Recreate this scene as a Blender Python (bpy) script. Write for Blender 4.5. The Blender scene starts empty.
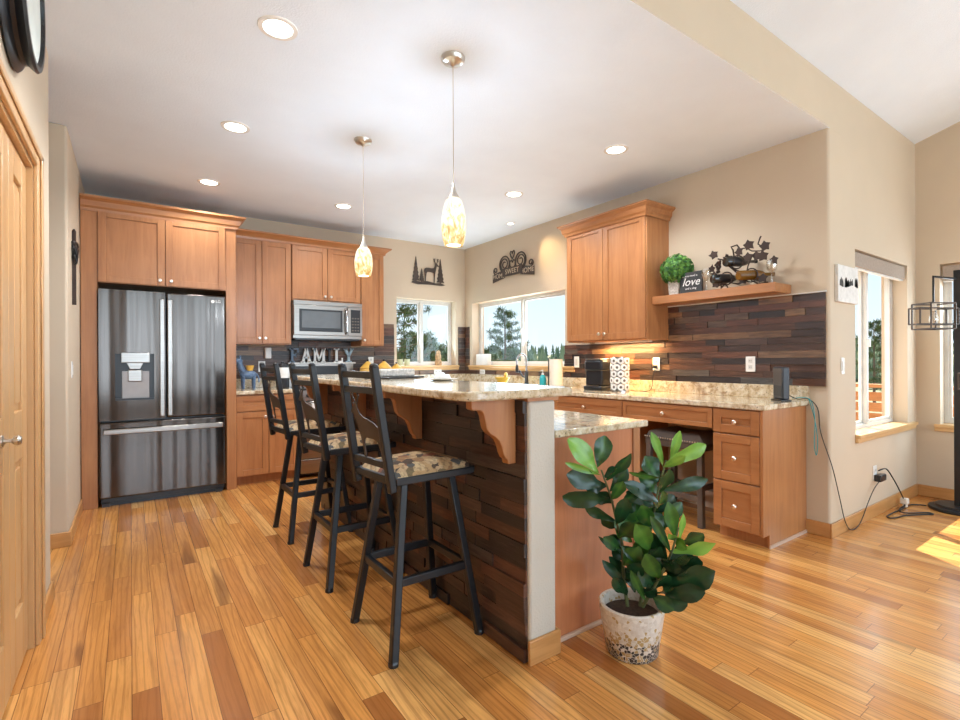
import bpy, bmesh, math, random
from mathutils import Vector, Matrix
C = bpy.context.scene.collection
PI = math.pi
random.seed(7)

# ------------------------------------------------------------------ camera, sky, sun, exposure
YAW, ROLL, FPX, CAMZ = math.radians(35.1), math.radians(-0.25), 497.1, 1.2
FW = Vector((math.sin(YAW), math.cos(YAW), 0))
_r0, _d0 = Vector((math.cos(YAW), -math.sin(YAW), 0)), Vector((0, 0, -1))
RT = math.cos(ROLL)*_r0 - math.sin(ROLL)*_d0
UP = -(math.sin(ROLL)*_r0 + math.cos(ROLL)*_d0)
cam = bpy.data.objects.new('camera', bpy.data.cameras.new('camera'))
C.objects.link(cam)
cam.data.sensor_width = 36
cam.data.lens = 36*FPX/960
cam.data.clip_start = 0.02
cam.data.clip_end = 900
m = Matrix((RT, UP, -FW)).transposed().to_4x4()
m.translation = (0, 0, CAMZ)
cam.matrix_world = m
bpy.context.scene.camera = cam

sc = bpy.context.scene
sc.view_settings.view_transform = 'Standard'
sc.view_settings.look = 'None'
sc.view_settings.gamma = 1
sc.view_settings.exposure = 0.72
sc.view_settings.use_curve_mapping = False
sc.cycles.use_denoising = True
sc.cycles.max_bounces = 10
sc.cycles.diffuse_bounces = 6
sc.cycles.glossy_bounces = 4
sc.cycles.transmission_bounces = 8
sc.cycles.transparent_max_bounces = 12
sc.cycles.caustics_reflective = True
sc.cycles.caustics_refractive = False
sc.cycles.sample_clamp_indirect = 8
sc.cycles.blur_glossy = 1.0

world = bpy.data.worlds.new('world')
sc.world = world
world.use_nodes = True
wn = world.node_tree
wn.nodes.clear()
_o = wn.nodes.new('ShaderNodeOutputWorld')
_b = wn.nodes.new('ShaderNodeBackground')
_c = wn.nodes.new('ShaderNodeTexCoord')
_s = wn.nodes.new('ShaderNodeSeparateXYZ')
_rp = wn.nodes.new('ShaderNodeValToRGB')
wn.links.new(_c.outputs['Generated'], _s.inputs[0])
wn.links.new(_s.outputs['Z'], _rp.inputs[0])
wn.links.new(_rp.outputs[0], _b.inputs[0])
wn.links.new(_b.outputs[0], _o.inputs[0])
el = _rp.color_ramp.elements
el[0].position = 0.0; el[0].color = (0.80, 0.90, 0.98, 1)
el[1].position = 0.55; el[1].color = (0.32, 0.56, 0.90, 1)
e = el.new(0.14); e.color = (0.66, 0.83, 0.98, 1)
_b.inputs['Strength'].default_value = 0.80

def light(name, kind, loc, energy, color=(1, 1, 1), direction=None, **kw):
    d = bpy.data.lights.new(name, kind)
    d.energy = energy
    d.color = color
    for k, v in kw.items():
        setattr(d, k, v)
    o = bpy.data.objects.new(name, d)
    o.location = loc
    if direction is not None:
        o.rotation_euler = Vector(direction).to_track_quat('-Z', 'Z' if abs(Vector(direction).normalized().z) < .9 else 'Y').to_euler()
    C.objects.link(o)
    return o

SUN = Vector((-0.53*0.545, -0.85*0.545, -0.839))
light('sun', 'SUN', (8, 10, 12), 7.5, (1.0, 0.96, 0.90), SUN, angle=0.009)
# daylight through the great room's tall windows behind the camera and its glazed side
SOUTH = [(0.55, 56), (2.65, 42), (4.75, 26)]
for sx, pw in SOUTH:
    light('window_daylight', 'AREA', (sx, -4.72, 1.75), pw, (0.66, 0.83, 1.0), (0, 1, 0.12), shape='RECTANGLE', size=1.7, size_y=2.7)
light('window_daylight', 'AREA', (5.80, -2.4, 1.75), 52, (0.72, 0.88, 1.0), (-1, 0, 0.05), shape='RECTANGLE', size=1.5, size_y=2.0)
light('window_daylight', 'AREA', (5.80, 0.63, 1.30), 15, (0.72, 0.88, 1.0), (-1, 0, -0.1), shape='RECTANGLE', size=1.05, size_y=1.25)
light('window_daylight', 'AREA', (4.02, 4.74, 1.55), 20, (0.62, 0.84, 1.0), (-1, 0, .5), shape='RECTANGLE', size=1.7, size_y=0.8)
light('window_daylight', 'AREA', (3.22, 5.99, 1.56), 5, (0.62, 0.84, 1.0), (0, -1, .5), shape='RECTANGLE', size=0.85, size_y=0.8)
light('window_daylight', 'AREA', (4.85, 1.57, 1.25), 4, (.85, 0.94, 1.0), (0, -1, 0), shape='RECTANGLE', size=1.0, size_y=1.1)

# ------------------------------------------------------------------ materials
def newmat(name):
    mt = bpy.data.materials.new(name)
    mt.use_nodes = True
    return mt, mt.node_tree, mt.node_tree.nodes['Principled BSDF']

def L(nt, a, b): nt.links.new(a, b)

def coords(nt, scale=(1, 1, 1), kind='Object', rot=(0, 0, 0)):
    tc = nt.nodes.new('ShaderNodeTexCoord')
    mp = nt.nodes.new('ShaderNodeMapping')
    mp.inputs['Scale'].default_value = scale
    mp.inputs['Rotation'].default_value = rot
    L(nt, tc.outputs[kind], mp.inputs[0])
    return mp.outputs[0]

def noise(nt, vec, scale, detail=4, rough=.55, dist=0):
    n = nt.nodes.new('ShaderNodeTexNoise')
    n.inputs['Scale'].default_value = scale
    n.inputs['Detail'].default_value = detail
    n.inputs['Roughness'].default_value = rough
    n.inputs['Distortion'].default_value = dist
    if vec is not None: L(nt, vec, n.inputs['Vector'])
    return n.outputs[0]

def ramp(nt, fac, stops, interp='LINEAR'):
    r = nt.nodes.new('ShaderNodeValToRGB')
    r.color_ramp.interpolation = interp
    e = r.color_ramp.elements
    while len(e) > len(stops): e.remove(e[-1])
    while len(e) < len(stops): e.new(1)
    for k, (p, c) in enumerate(stops):
        e[k].position = p
        e[k].color = (*c, 1) if len(c) == 3 else c
    L(nt, fac, r.inputs[0])
    return r.outputs[0]

def mixc(nt, fac, a, b, mode='MIX'):
    mx = nt.nodes.new('ShaderNodeMix')
    mx.data_type = 'RGBA'
    mx.blend_type = mode
    for s, v in ((0, fac), (6, a), (7, b)):
        if hasattr(v, 'is_linked'): L(nt, v, mx.inputs[s])
        elif s == 0: mx.inputs[0].default_value = v
        else: mx.inputs[s].default_value = (*v, 1)
    return mx.outputs[2]

def math_(nt, op, a, b=None, c=None):
    n = nt.nodes.new('ShaderNodeMath')
    n.operation = op
    for i, v in enumerate((a, b, c)):
        if v is None: continue
        if hasattr(v, 'is_linked'): L(nt, v, n.inputs[i])
        else: n.inputs[i].default_value = v
    return n.outputs[0]

def bump(nt, bsdf, h, strength=.2, dist=.01):
    b = nt.nodes.new('ShaderNodeBump')
    b.inputs['Strength'].default_value = strength
    b.inputs['Distance'].default_value = dist
    L(nt, h, b.inputs['Height'])
    L(nt, b.outputs[0], bsdf.inputs['Normal'])

def plain(name, col, rough=.5, metal=0, var=.06, scale=9, **kw):
    mt, nt, b = newmat(name)
    n = noise(nt, coords(nt), scale)
    lo = tuple(max(0, c*(1-var)) for c in col); hi = tuple(min(1, c*(1+var)) for c in col)
    L(nt, ramp(nt, n, [(.3, lo), (.7, hi)]), b.inputs['Base Color'])
    b.inputs['Roughness'].default_value = rough
    b.inputs['Metallic'].default_value = metal
    for k, v in kw.items(): b.inputs[k.replace('_', ' ')].default_value = v
    return mt

def paint(name, col, tex=.25, scale=160):
    mt, nt, b = newmat(name)
    v = coords(nt)
    b.inputs['Roughness'].default_value = .75
    n = noise(nt, v, 2.2, 3)
    L(nt, ramp(nt, n, [(.3, tuple(c*.97 for c in col)), (.7, tuple(min(1, c*1.02) for c in col))]), b.inputs['Base Color'])
    bump(nt, b, noise(nt, v, scale, 3), tex, .004)
    return mt

def wood(name, dark, mid, lite, axis='z', rough=.38, gs=1.0, coat=.15):
    mt, nt, b = newmat(name)
    sc_ = {'z': (14, 14, 1.1), 'y': (14, 1.1, 14), 'x': (1.1, 14, 14)}[axis]
    v = coords(nt, tuple(s*gs for s in sc_))
    g = noise(nt, v, 1.6, 6, .6, .8)
    big = noise(nt, coords(nt, (1, 1, 1)), 3.0, 3)
    fac = math_(nt, 'ADD', math_(nt, 'MULTIPLY', g, .7), math_(nt, 'MULTIPLY', big, .3))
    L(nt, ramp(nt, fac, [(.30, dark), (.52, mid), (.74, lite)]), b.inputs['Base Color'])
    b.inputs['Roughness'].default_value = rough
    b.inputs['Coat Weight'].default_value = coat
    b.inputs['Coat Roughness'].default_value = .2
    bump(nt, b, g, .05, .002)
    return mt

CAB = ((.33, .128, .045), (.43, .183, .067), (.51, .235, .092))
M = {}
M['cab'] = wood('cabinet_maple', *CAB)
M['cabr'] = wood('reddish_maple_panel', (.42, .15, .06), (.56, .215, .092), (.64, .27, .125))
M['cabh'] = wood('cabinet_maple_along_wall', *CAB, axis='x')
M['caby'] = wood('cabinet_maple_along_run', *CAB, axis='y')
M['oak'] = wood('honey_oak', (.44, .20, .055), (.60, .31, .10), (.70, .40, .15), rough=.35)
M['doorwood'] = wood('pale_door_alder', (.53, .285, .11), (.63, .37, .16), (.70, .44, .21), gs=.55, rough=.35)
M['oaky'] = wood('honey_oak_long', (.44, .20, .055), (.58, .29, .10), (.68, .38, .15), axis='y', rough=.35)
M['oakx'] = wood('honey_oak_cross', (.44, .20, .055), (.58, .29, .10), (.68, .38, .15), axis='x', rough=.35)
M['sill'] = wood('sill_oak', (.58, .33, .13), (.70, .44, .20), (.78, .54, .28), axis='x', rough=.3)
M['wall'] = paint('wall_paint', (.62, .513, .385))
M['ceil'] = paint('ceiling_paint', (.80, .88, .985), .5, 120)
M['post'] = paint('post_paint', (.60, .55, .47), .6, 110)
M['trimw'] = plain('white_vinyl', (.66, .65, .62), .35)
M['white'] = plain('white_ceramic', (.86, .85, .82), .25)
M['black'] = plain('black_plastic', (.016, .017, .02), .3)
M['blackm'] = plain('black_metal', (.011, .012, .015), .36, .0, var=.2)
M['bronze'] = plain('bronze_iron', (.055, .035, .028), .45, .6, var=.3)
M['iron'] = plain('grey_brown_iron', (.085, .065, .055), .5, .4, var=.2)
M['nickel'] = plain('satin_nickel', (.62, .59, .54), .3, 1)
M['splash'] = plain('grey_splash_plastic', (.36, .36, .37), .4)
M['chrome'] = plain('chrome', (.5, .5, .51), .15, 1)
M['shoe'] = plain('pale_shoe_wood', (.62, .45, .34), .5)
M['knob'] = plain('polished_knob', (.82, .77, .70), .28, 1)
M['yellow'] = plain('mustard_ceramic', (.72, .42, .08), .3, var=.15)
M['teal'] = plain('teal_soap', (.03, .38, .42), .15)
M['paper'] = plain('paper_towel', (.78, .70, .60), .8)
M['banana'] = plain('yellow_bowl', (.75, .48, .06), .4, var=.2)
M['cord'] = plain('black_cord', (.012, .012, .012), .5)
M['shade'] = plain('woven_shade', (.36, .29, .235), .8, var=.12, scale=60)
M['stone'] = plain('grey_stone', (.52, .49, .45), .6, var=.35, scale=70)
M['blue'] = plain('blue_glaze', (.10, .17, .28), .3, var=.4, scale=40)
M['amber'] = plain('amber_glass', (.16, .07, .01), .08, var=.3)
M['bottle'] = plain('dark_glass', (.01, .012, .012), .05, Coat_Weight=.6)
M['label'] = plain('bottle_foil', (.35, .05, .04), .4)
M['grey'] = plain('grey_upholstery', (.14, .118, .10), .7, var=.12, scale=90)
M['legs'] = plain('weathered_dark_wood', (.105, .085, .07), .55, var=.3)
M['soil'] = plain('potting_soil', (.05, .03, .02), .9, var=.5, scale=80)
M['stem'] = plain('plant_stem', (.10, .12, .04), .6, var=.3)
M['slate'] = plain('chalk_slate', (.035, .037, .04), .7)
M['chalk'] = plain('chalk_white', (.85, .85, .83), .8)
M['led'] = plain('led_strip_housing', (.80, .79, .76), .4)

def emis(name, col, s):
    mt, nt, b = newmat(name)
    b.inputs['Base Color'].default_value = (*col, 1)
    b.inputs['Emission Color'].default_value = (*col, 1)
    b.inputs['Emission Strength'].default_value = s
    n = noise(nt, coords(nt), 8); L(nt, ramp(nt, n, [(0, tuple(c*.98 for c in col)), (1, col)]), b.inputs['Emission Color'])
    return mt
M['lamp'] = emis('lamp_diffuser', (1, .95, .86), 5)
M['bulb'] = emis('bulb_glow', (1, .93, .8), 2.2)

def mk_steel():
    mt, nt, b = newmat('black_stainless')
    v = coords(nt, (260, 260, 1.2))
    n = noise(nt, v, 1.0, 3)
    w = noise(nt, coords(nt, (4.2, 4.2, .10)), 1.0, 2)
    L(nt, ramp(nt, n, [(.3, (.075, .063, .056)), (.7, (.115, .098, .087))]), b.inputs['Base Color'])
    b.inputs['Metallic'].default_value = 1
    b.inputs['Roughness'].default_value = .16
    b.inputs['Anisotropic'].default_value = .5
    bump(nt, b, w, .7, .03)
    return mt
M['steel'] = mk_steel()
def mk_steel2():
    mt, nt, b = newmat('brushed_stainless')
    n = noise(nt, coords(nt, (2, 2, 240)), 1.0, 3)
    L(nt, ramp(nt, n, [(.3, (.30, .275, .25)), (.7, (.39, .36, .33))]), b.inputs['Base Color'])
    b.inputs['Metallic'].default_value = 1
    b.inputs['Roughness'].default_value = .28
    return mt
M['steel2'] = mk_steel2()

def mk_floor():
    mt, nt, b = newmat('oak_plank_floor')
    tc = nt.nodes.new('ShaderNodeTexCoord')
    sp = nt.nodes.new('ShaderNodeSeparateXYZ')
    L(nt, tc.outputs['Object'], sp.inputs[0])
    row = math_(nt, 'DIVIDE', sp.outputs[0], .083)
    rid = math_(nt, 'FLOOR', row)
    fx = math_(nt, 'FRACT', row)
    wn1 = nt.nodes.new('ShaderNodeTexWhiteNoise'); wn1.noise_dimensions = '1D'
    L(nt, rid, wn1.inputs['W'])
    ln = math_(nt, 'DIVIDE', math_(nt, 'ADD', sp.outputs[1], math_(nt, 'MULTIPLY', wn1.outputs[0], 7.3)), .92)
    lid = math_(nt, 'FLOOR', ln)
    fy = math_(nt, 'FRACT', ln)
    cmb = nt.nodes.new('ShaderNodeCombineXYZ')
    L(nt, rid, cmb.inputs[0]); L(nt, lid, cmb.inputs[1])
    wn2 = nt.nodes.new('ShaderNodeTexWhiteNoise'); wn2.noise_dimensions = '2D'
    L(nt, cmb.outputs[0], wn2.inputs['Vector'])
    # grain, shifted per plank
    mp = nt.nodes.new('ShaderNodeMapping')
    mp.inputs['Scale'].default_value = (16, 1.3, 1)
    L(nt, tc.outputs['Object'], mp.inputs[0])
    off = nt.nodes.new('ShaderNodeVectorMath'); off.operation = 'ADD'
    sc2 = nt.nodes.new('ShaderNodeVectorMath'); sc2.operation = 'SCALE'
    L(nt, wn2.outputs['Color'], sc2.inputs[0]); sc2.inputs['Scale'].default_value = 40
    L(nt, mp.outputs[0], off.inputs[0]); L(nt, sc2.outputs[0], off.inputs[1])
    g1 = noise(nt, off.outputs[0], 1.0, 5, .6, 1.2)
    wv = nt.nodes.new('ShaderNodeTexWave')
    wv.bands_direction = 'X'
    wv.inputs['Scale'].default_value = .75
    wv.inputs['Distortion'].default_value = 14
    wv.inputs['Detail'].default_value = 3
    wv.inputs['Detail Scale'].default_value = .6
    L(nt, off.outputs[0], wv.inputs['Vector'])
    base = ramp(nt, wn2.outputs[0], [(0, (.42, .155, .04)), (.10, (.62, .26, .066)), (.5, (.76, .345, .088)), (.8, (.83, .41, .115)), (1, (.88, .51, .18))])
    c1 = mixc(nt, math_(nt, 'MULTIPLY', ramp(nt, g1, [(.36, (1, 1, 1)), (.58, (0, 0, 0))]), .40), base, (.30, .105, .025))
    c2 = mixc(nt, math_(nt, 'MULTIPLY', ramp(nt, wv.outputs[1], [(.74, (0, 0, 0)), (.93, (1, 1, 1))]), .34), c1, (.27, .095, .022))
    # fine open pores along the grain
    mpf = nt.nodes.new('ShaderNodeMapping'); mpf.inputs['Scale'].default_value = (190, 7, 1)
    L(nt, tc.outputs['Object'], mpf.inputs[0])
    fine = noise(nt, mpf.outputs[0], 1.0, 3, .6)
    c2 = mixc(nt, math_(nt, 'MULTIPLY', ramp(nt, fine, [(.52, (0, 0, 0)), (.68, (1, 1, 1))]), .30), c2, (.26, .09, .022))
    # rare dark mineral streaks
    mp3 = noise(nt, off.outputs[0], .55, 2, .4, .6)
    c2 = mixc(nt, math_(nt, 'MULTIPLY', ramp(nt, mp3, [(.66, (0, 0, 0)), (.74, (1, 1, 1))]), .6), c2, (.15, .05, .016))
    ex = math_(nt, 'MINIMUM', fx, math_(nt, 'SUBTRACT', 1, fx))
    ey = math_(nt, 'MINIMUM', fy, math_(nt, 'SUBTRACT', 1, fy))
    sx = math_(nt, 'LESS_THAN', ex, .016)
    sy = math_(nt, 'LESS_THAN', ey, .0013)
    seam = math_(nt, 'MAXIMUM', sx, sy)
    L(nt, mixc(nt, math_(nt, 'MULTIPLY', seam, .75), c2, (.12, .045, .015)), b.inputs['Base Color'])
    b.inputs['Roughness'].default_value = .22
    b.inputs['Specular IOR Level'].default_value = .5
    b.inputs['Coat Weight'].default_value = .4
    b.inputs['Coat Roughness'].default_value = .14
    bump(nt, b, math_(nt, 'SUBTRACT', math_(nt, 'MULTIPLY', g1, .15), seam), .12, .002)
    return mt
M['floor'] = mk_floor()

def mk_granite():
    mt, nt, b = newmat('gold_speckled_granite')
    v = coords(nt)
    n1 = noise(nt, v, 22, 6, .7)
    n2 = noise(nt, v, 75, 4, .7)
    n3 = noise(nt, v, 9, 5, .65, .6)
    c = ramp(nt, n1, [(.32, (.36, .24, .125)), (.45, (.60, .48, .31)), (.58, (.74, .66, .51)), (.72, (.80, .76, .67))])
    c = mixc(nt, math_(nt, 'MULTIPLY', ramp(nt, n3, [(.55, (0, 0, 0)), (.66, (1, 1, 1))]), .7), c, (.24, .115, .045))
    vo = nt.nodes.new('ShaderNodeTexVoronoi'); vo.inputs['Scale'].default_value = 85
    L(nt, v, vo.inputs['Vector'])
    c = mixc(nt, ramp(nt, n2, [(.60, (0, 0, 0)), (.66, (1, 1, 1))]), c, (.045, .028, .02))
    c = mixc(nt, math_(nt, 'MULTIPLY', ramp(nt, vo.outputs['Distance'], [(.12, (1, 1, 1)), (.3, (0, 0, 0))]), .35), c, (.62, .55, .45))
    L(nt, c, b.inputs['Base Color'])
    b.inputs['Roughness'].default_value = .12
    b.inputs['Coat Weight'].default_value = .3
    b.inputs['Coat Roughness'].default_value = .05
    return mt
M['granite'] = mk_granite()

def mk_tile(name='reclaimed_wood_strip'):
    mt, nt, b = newmat(name)
    at = nt.nodes.new('ShaderNodeAttribute'); at.attribute_name = 'tone'
    v = coords(nt, (5, 5, 60))
    sp = nt.nodes.new('ShaderNodeVectorMath'); sp.operation = 'ADD'
    L(nt, v, sp.inputs[0])
    sl = nt.nodes.new('ShaderNodeVectorMath'); sl.operation = 'SCALE'; sl.inputs['Scale'].default_value = 30
    L(nt, at.outputs['Color'], sl.inputs[0]); L(nt, sl.outputs[0], sp.inputs[1])
    g = noise(nt, sp.outputs[0], 1.2, 6, .65, .5)
    base = ramp(nt, at.outputs['Fac'], [(0, (.030, .026, .028)), (.2, (.060, .038, .032)), (.4, (.125, .058, .036)), (.56, (.165, .066, .040)), (.7, (.10, .094, .088)), (.82, (.25, .13, .065)), (1, (.40, .24, .13))])
    c = mixc(nt, math_(nt, 'MULTIPLY', ramp(nt, g, [(.35, (1, 1, 1)), (.6, (0, 0, 0))]), .62), base, (.020, .014, .013))
    c = mixc(nt, math_(nt, 'MULTIPLY', ramp(nt, g, [(.6, (0, 0, 0)), (.75, (1, 1, 1))]), .3), c, (.26, .17, .12))
    L(nt, c, b.inputs['Base Color'])
    b.inputs['Roughness'].default_value = .36
    bump(nt, b, g, .35, .004)
    return mt
M['tile'] = mk_tile()

def mk_fabric():
    mt, nt, b = newmat('wildlife_tapestry')
    v = coords(nt)
    vo = nt.nodes.new('ShaderNodeTexVoronoi'); vo.inputs['Scale'].default_value = 24
    dn = nt.nodes.new('ShaderNodeVectorMath'); dn.operation = 'ADD'
    nz = nt.nodes.new('ShaderNodeTexNoise'); nz.inputs['Scale'].default_value = 14; nz.inputs['Detail'].default_value = 3
    L(nt, v, nz.inputs['Vector'])
    s = nt.nodes.new('ShaderNodeVectorMath'); s.operation = 'SCALE'; s.inputs['Scale'].default_value = .09
    L(nt, nz.outputs['Color'], s.inputs[0]); L(nt, v, dn.inputs[0]); L(nt, s.outputs[0], dn.inputs[1])
    L(nt, dn.outputs[0], vo.inputs['Vector'])
    sep = nt.nodes.new('ShaderNodeSeparateColor'); L(nt, vo.outputs['Color'], sep.inputs[0])
    c = ramp(nt, sep.outputs[0], [(0, (.055, .035, .025)), (.18, (.42, .27, .13)), (.42, (.30, .16, .07)), (.55, (.52, .38, .21)), (.7, (.22, .07, .035)), (.78, (.16, .12, .06)), (.87, (.46, .32, .18)), (.96, (.07, .075, .075))], 'CONSTANT')
    n2 = noise(nt, v, 60, 4, .7)
    c = mixc(nt, math_(nt, 'MULTIPLY', ramp(nt, n2, [(.5, (0, 0, 0)), (.58, (1, 1, 1))]), .5), c, (.10, .065, .04))
    L(nt, c, b.inputs['Base Color'])
    b.inputs['Roughness'].default_value = .85
    bump(nt, b, noise(nt, v, 400, 2), .3, .002)
    return mt
M['fabric'] = mk_fabric()

def mk_glass(name, tint=(1, 1, 1), alpha=.06):
    mt, nt, b = newmat(name)
    nt.nodes.remove(b)
    t = nt.nodes.new('ShaderNodeBsdfTransparent'); t.inputs[0].default_value = (*tint, 1)
    g = nt.nodes.new('ShaderNodeBsdfGlossy'); g.inputs['Roughness'].default_value = .02
    n = noise(nt, coords(nt), 3)
    L(nt, ramp(nt, n, [(0, (.9, .9, .9)), (1, (1, 1, 1))]), g.inputs[0])
    mx = nt.nodes.new('ShaderNodeMixShader'); mx.inputs[0].default_value = alpha
    L(nt, t.outputs[0], mx.inputs[1]); L(nt, g.outputs[0], mx.inputs[2])
    L(nt, mx.outputs[0], nt.nodes['Material Output'].inputs[0])
    return mt
M['glass'] = mk_glass('window_glass', (.97, .985, .98), .015)
M['clear'] = mk_glass('clear_bulb_glass', (.95, .93, .9), .22)
M['screen'] = mk_glass('insect_screen', (.80, .82, .84), .03)

def mk_pendant():
    mt, nt, b = newmat('mottled_amber_art_glass')
    v = coords(nt)
    sp = nt.nodes.new('ShaderNodeSeparateXYZ'); L(nt, v, sp.inputs[0])
    n = noise(nt, coords(nt, (1, 1, .45)), 42, 4, .65, .6)
    low = nt.nodes.new('ShaderNodeMapRange')
    low.inputs['From Min'].default_value = -.60; low.inputs['From Max'].default_value = -.98
    low.inputs['From Min'].default_value, low.inputs['From Max'].default_value = -.78, -.94
    L(nt, sp.outputs[2], low.inputs[0])
    k = math_(nt, 'ADD', math_(nt, 'MULTIPLY', low.outputs[0], .16), n)
    c = ramp(nt, k, [(.52, (1.0, .90, .70)), (.62, (.86, .60, .24)), (.76, (.48, .25, .05))])
    nt.nodes.remove(b)
    em = nt.nodes.new('ShaderNodeEmission'); em.inputs['Strength'].default_value = 1.0; L(nt, c, em.inputs[0])
    tp = nt.nodes.new('ShaderNodeBsdfTransparent'); tp.inputs[0].default_value = (1, 1, 1, 1)      # thin glass lets part of its lamp's light through
    mx = nt.nodes.new('ShaderNodeMixShader'); mx.inputs[0].default_value = .30
    L(nt, em.outputs[0], mx.inputs[1]); L(nt, tp.outputs[0], mx.inputs[2]); L(nt, mx.outputs[0], nt.nodes['Material Output'].inputs[0])
    return mt
M['pendant'] = mk_pendant()

def mk_pot():
    mt, nt, b = newmat('mosaic_pot')
    v = coords(nt)
    vo = nt.nodes.new('ShaderNodeTexVoronoi'); vo.inputs['Scale'].default_value = 75
    L(nt, v, vo.inputs['Vector'])
    sep = nt.nodes.new('ShaderNodeSeparateColor'); L(nt, vo.outputs['Color'], sep.inputs[0])
    sp = nt.nodes.new('ShaderNodeSeparateXYZ'); L(nt, v, sp.inputs[0])
    z = sp.outputs[2]
    def band(lo, hi):
        mr = nt.nodes.new('ShaderNodeMapRange'); mr.inputs['From Min'].default_value = lo; mr.inputs['From Max'].default_value = hi
        L(nt, z, mr.inputs[0]); return mr.outputs[0]
    darkp = math_(nt, 'GREATER_THAN', sep.outputs[0], math_(nt, 'MULTIPLY_ADD', band(.045, .085), .75, .28))
    goldp = math_(nt, 'GREATER_THAN', sep.outputs[1], math_(nt, 'MULTIPLY_ADD', band(.085, .125), .54, .36))
    c = ramp(nt, sep.outputs[2], [(0, (.62, .55, .47)), (1, (.80, .75, .68))])
    c = mixc(nt, goldp, c, (.48, .33, .13))
    c = mixc(nt, darkp, c, (.03, .025, .025))
    ed = nt.nodes.new('ShaderNodeTexVoronoi'); ed.feature = 'DISTANCE_TO_EDGE'; ed.inputs['Scale'].default_value = 75
    L(nt, v, ed.inputs['Vector'])
    c = mixc(nt, math_(nt, 'LESS_THAN', ed.outputs['Distance'], .05), c, (.70, .66, .60))
    L(nt, c, b.inputs['Base Color'])
    b.inputs['Roughness'].default_value = .3
    bump(nt, b, ed.outputs['Distance'], .3, .003)
    return mt
M['pot'] = mk_pot()

def mk_leaf(name, stops, rough=.32):
    mt, nt, b = newmat(name)
    at = nt.nodes.new('ShaderNodeAttribute'); at.attribute_name = 'tone'
    n = noise(nt, coords(nt), 30, 3)
    k = math_(nt, 'ADD', at.outputs['Fac'], math_(nt, 'MULTIPLY', math_(nt, 'SUBTRACT', n, .5), .25))
    L(nt, ramp(nt, k, stops), b.inputs['Base Color'])
    b.inputs['Roughness'].default_value = rough
    return mt
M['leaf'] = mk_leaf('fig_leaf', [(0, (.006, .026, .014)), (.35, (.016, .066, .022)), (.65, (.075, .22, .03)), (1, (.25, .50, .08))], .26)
M['box'] = mk_leaf('boxwood_leaf', [(0, (.012, .07, .012)), (.5, (.05, .20, .03)), (1, (.18, .40, .07))], .5)
M['pine'] = mk_leaf('pine_needles', [(0, (.035, .06, .025)), (.5, (.09, .14, .05)), (1, (.19, .25, .10))], .8)
M['pine2'] = mk_leaf('hazed_conifers', [(0, (.10, .15, .10)), (.5, (.17, .22, .12)), (1, (.27, .31, .17))], .9)  # haze of distance is mixed into these needle colours
M['bark'] = plain('pine_bark', (.20, .125, .085), .9, var=.4, scale=14)
M['grass'] = plain('dry_meadow', (.30, .27, .14), .9, var=.3, scale=.3)
M['deck'] = wood('deck_boards', (.42, .19, .07), (.60, .30, .12), (.70, .38, .17), axis='y', rough=.6)

def mk_picture():
    mt, nt, b = newmat('winter_print')
    tc = nt.nodes.new('ShaderNodeTexCoord')
    n = noise(nt, coords(nt, (1, 1, 1)), 30, 4)
    L(nt, ramp(nt, n, [(.3, (.66, .64, .61)), (.7, (.80, .78, .75))]), b.inputs['Base Color'])
    b.inputs['Roughness'].default_value = .7
    return mt
M['print'] = mk_picture()
M['printdark'] = plain('print_ink', (.06, .055, .05), .8, var=.5, scale=60)

# ------------------------------------------------------------------ mesh helpers
def bx(bm, x0, x1, y0, y1, z0, z1, rot=None, piv=None):
    vs = [bm.verts.new((x, y, z)) for x in (x0, x1) for y in (y0, y1) for z in (z0, z1)]
    for f in ((0, 1, 3, 2), (4, 6, 7, 5), (0, 4, 5, 1), (2, 3, 7, 6), (0, 2, 6, 4), (1, 5, 7, 3)):
        bm.faces.new([vs[i] for i in f])
    if rot is not None:
        p = Vector(piv) if piv is not None else Vector(((x0+x1)/2, (y0+y1)/2, (z0+z1)/2))
        for v in vs: v.co = rot @ (v.co - p) + p
    return vs

def box(x0, x1, y0, y1, z0, z1):
    bm = bmesh.new(); bx(bm, x0, x1, y0, y1, z0, z1); return bm

def bar(bm, a, b, w, h=None, up=(0, 0, 1)):
    """rectangular bar from a to b"""
    a, b = Vector(a), Vector(b); h = h or w
    d = (b-a).normalized(); u = Vector(up)
    if abs(d.dot(u)) > .97: u = Vector((1, 0, 0))
    s = d.cross(u).normalized(); t = s.cross(d).normalized()
    vs = []
    for p in (a, b):
        for i, j in ((-1, -1), (1, -1), (1, 1), (-1, 1)):
            vs.append(bm.verts.new(p + s*i*w/2 + t*j*h/2))
    for f in ((3, 2, 1, 0), (4, 5, 6, 7), (0, 1, 5, 4), (1, 2, 6, 5), (2, 3, 7, 6), (3, 0, 4, 7)):
        bm.faces.new([vs[i] for i in f])

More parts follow.
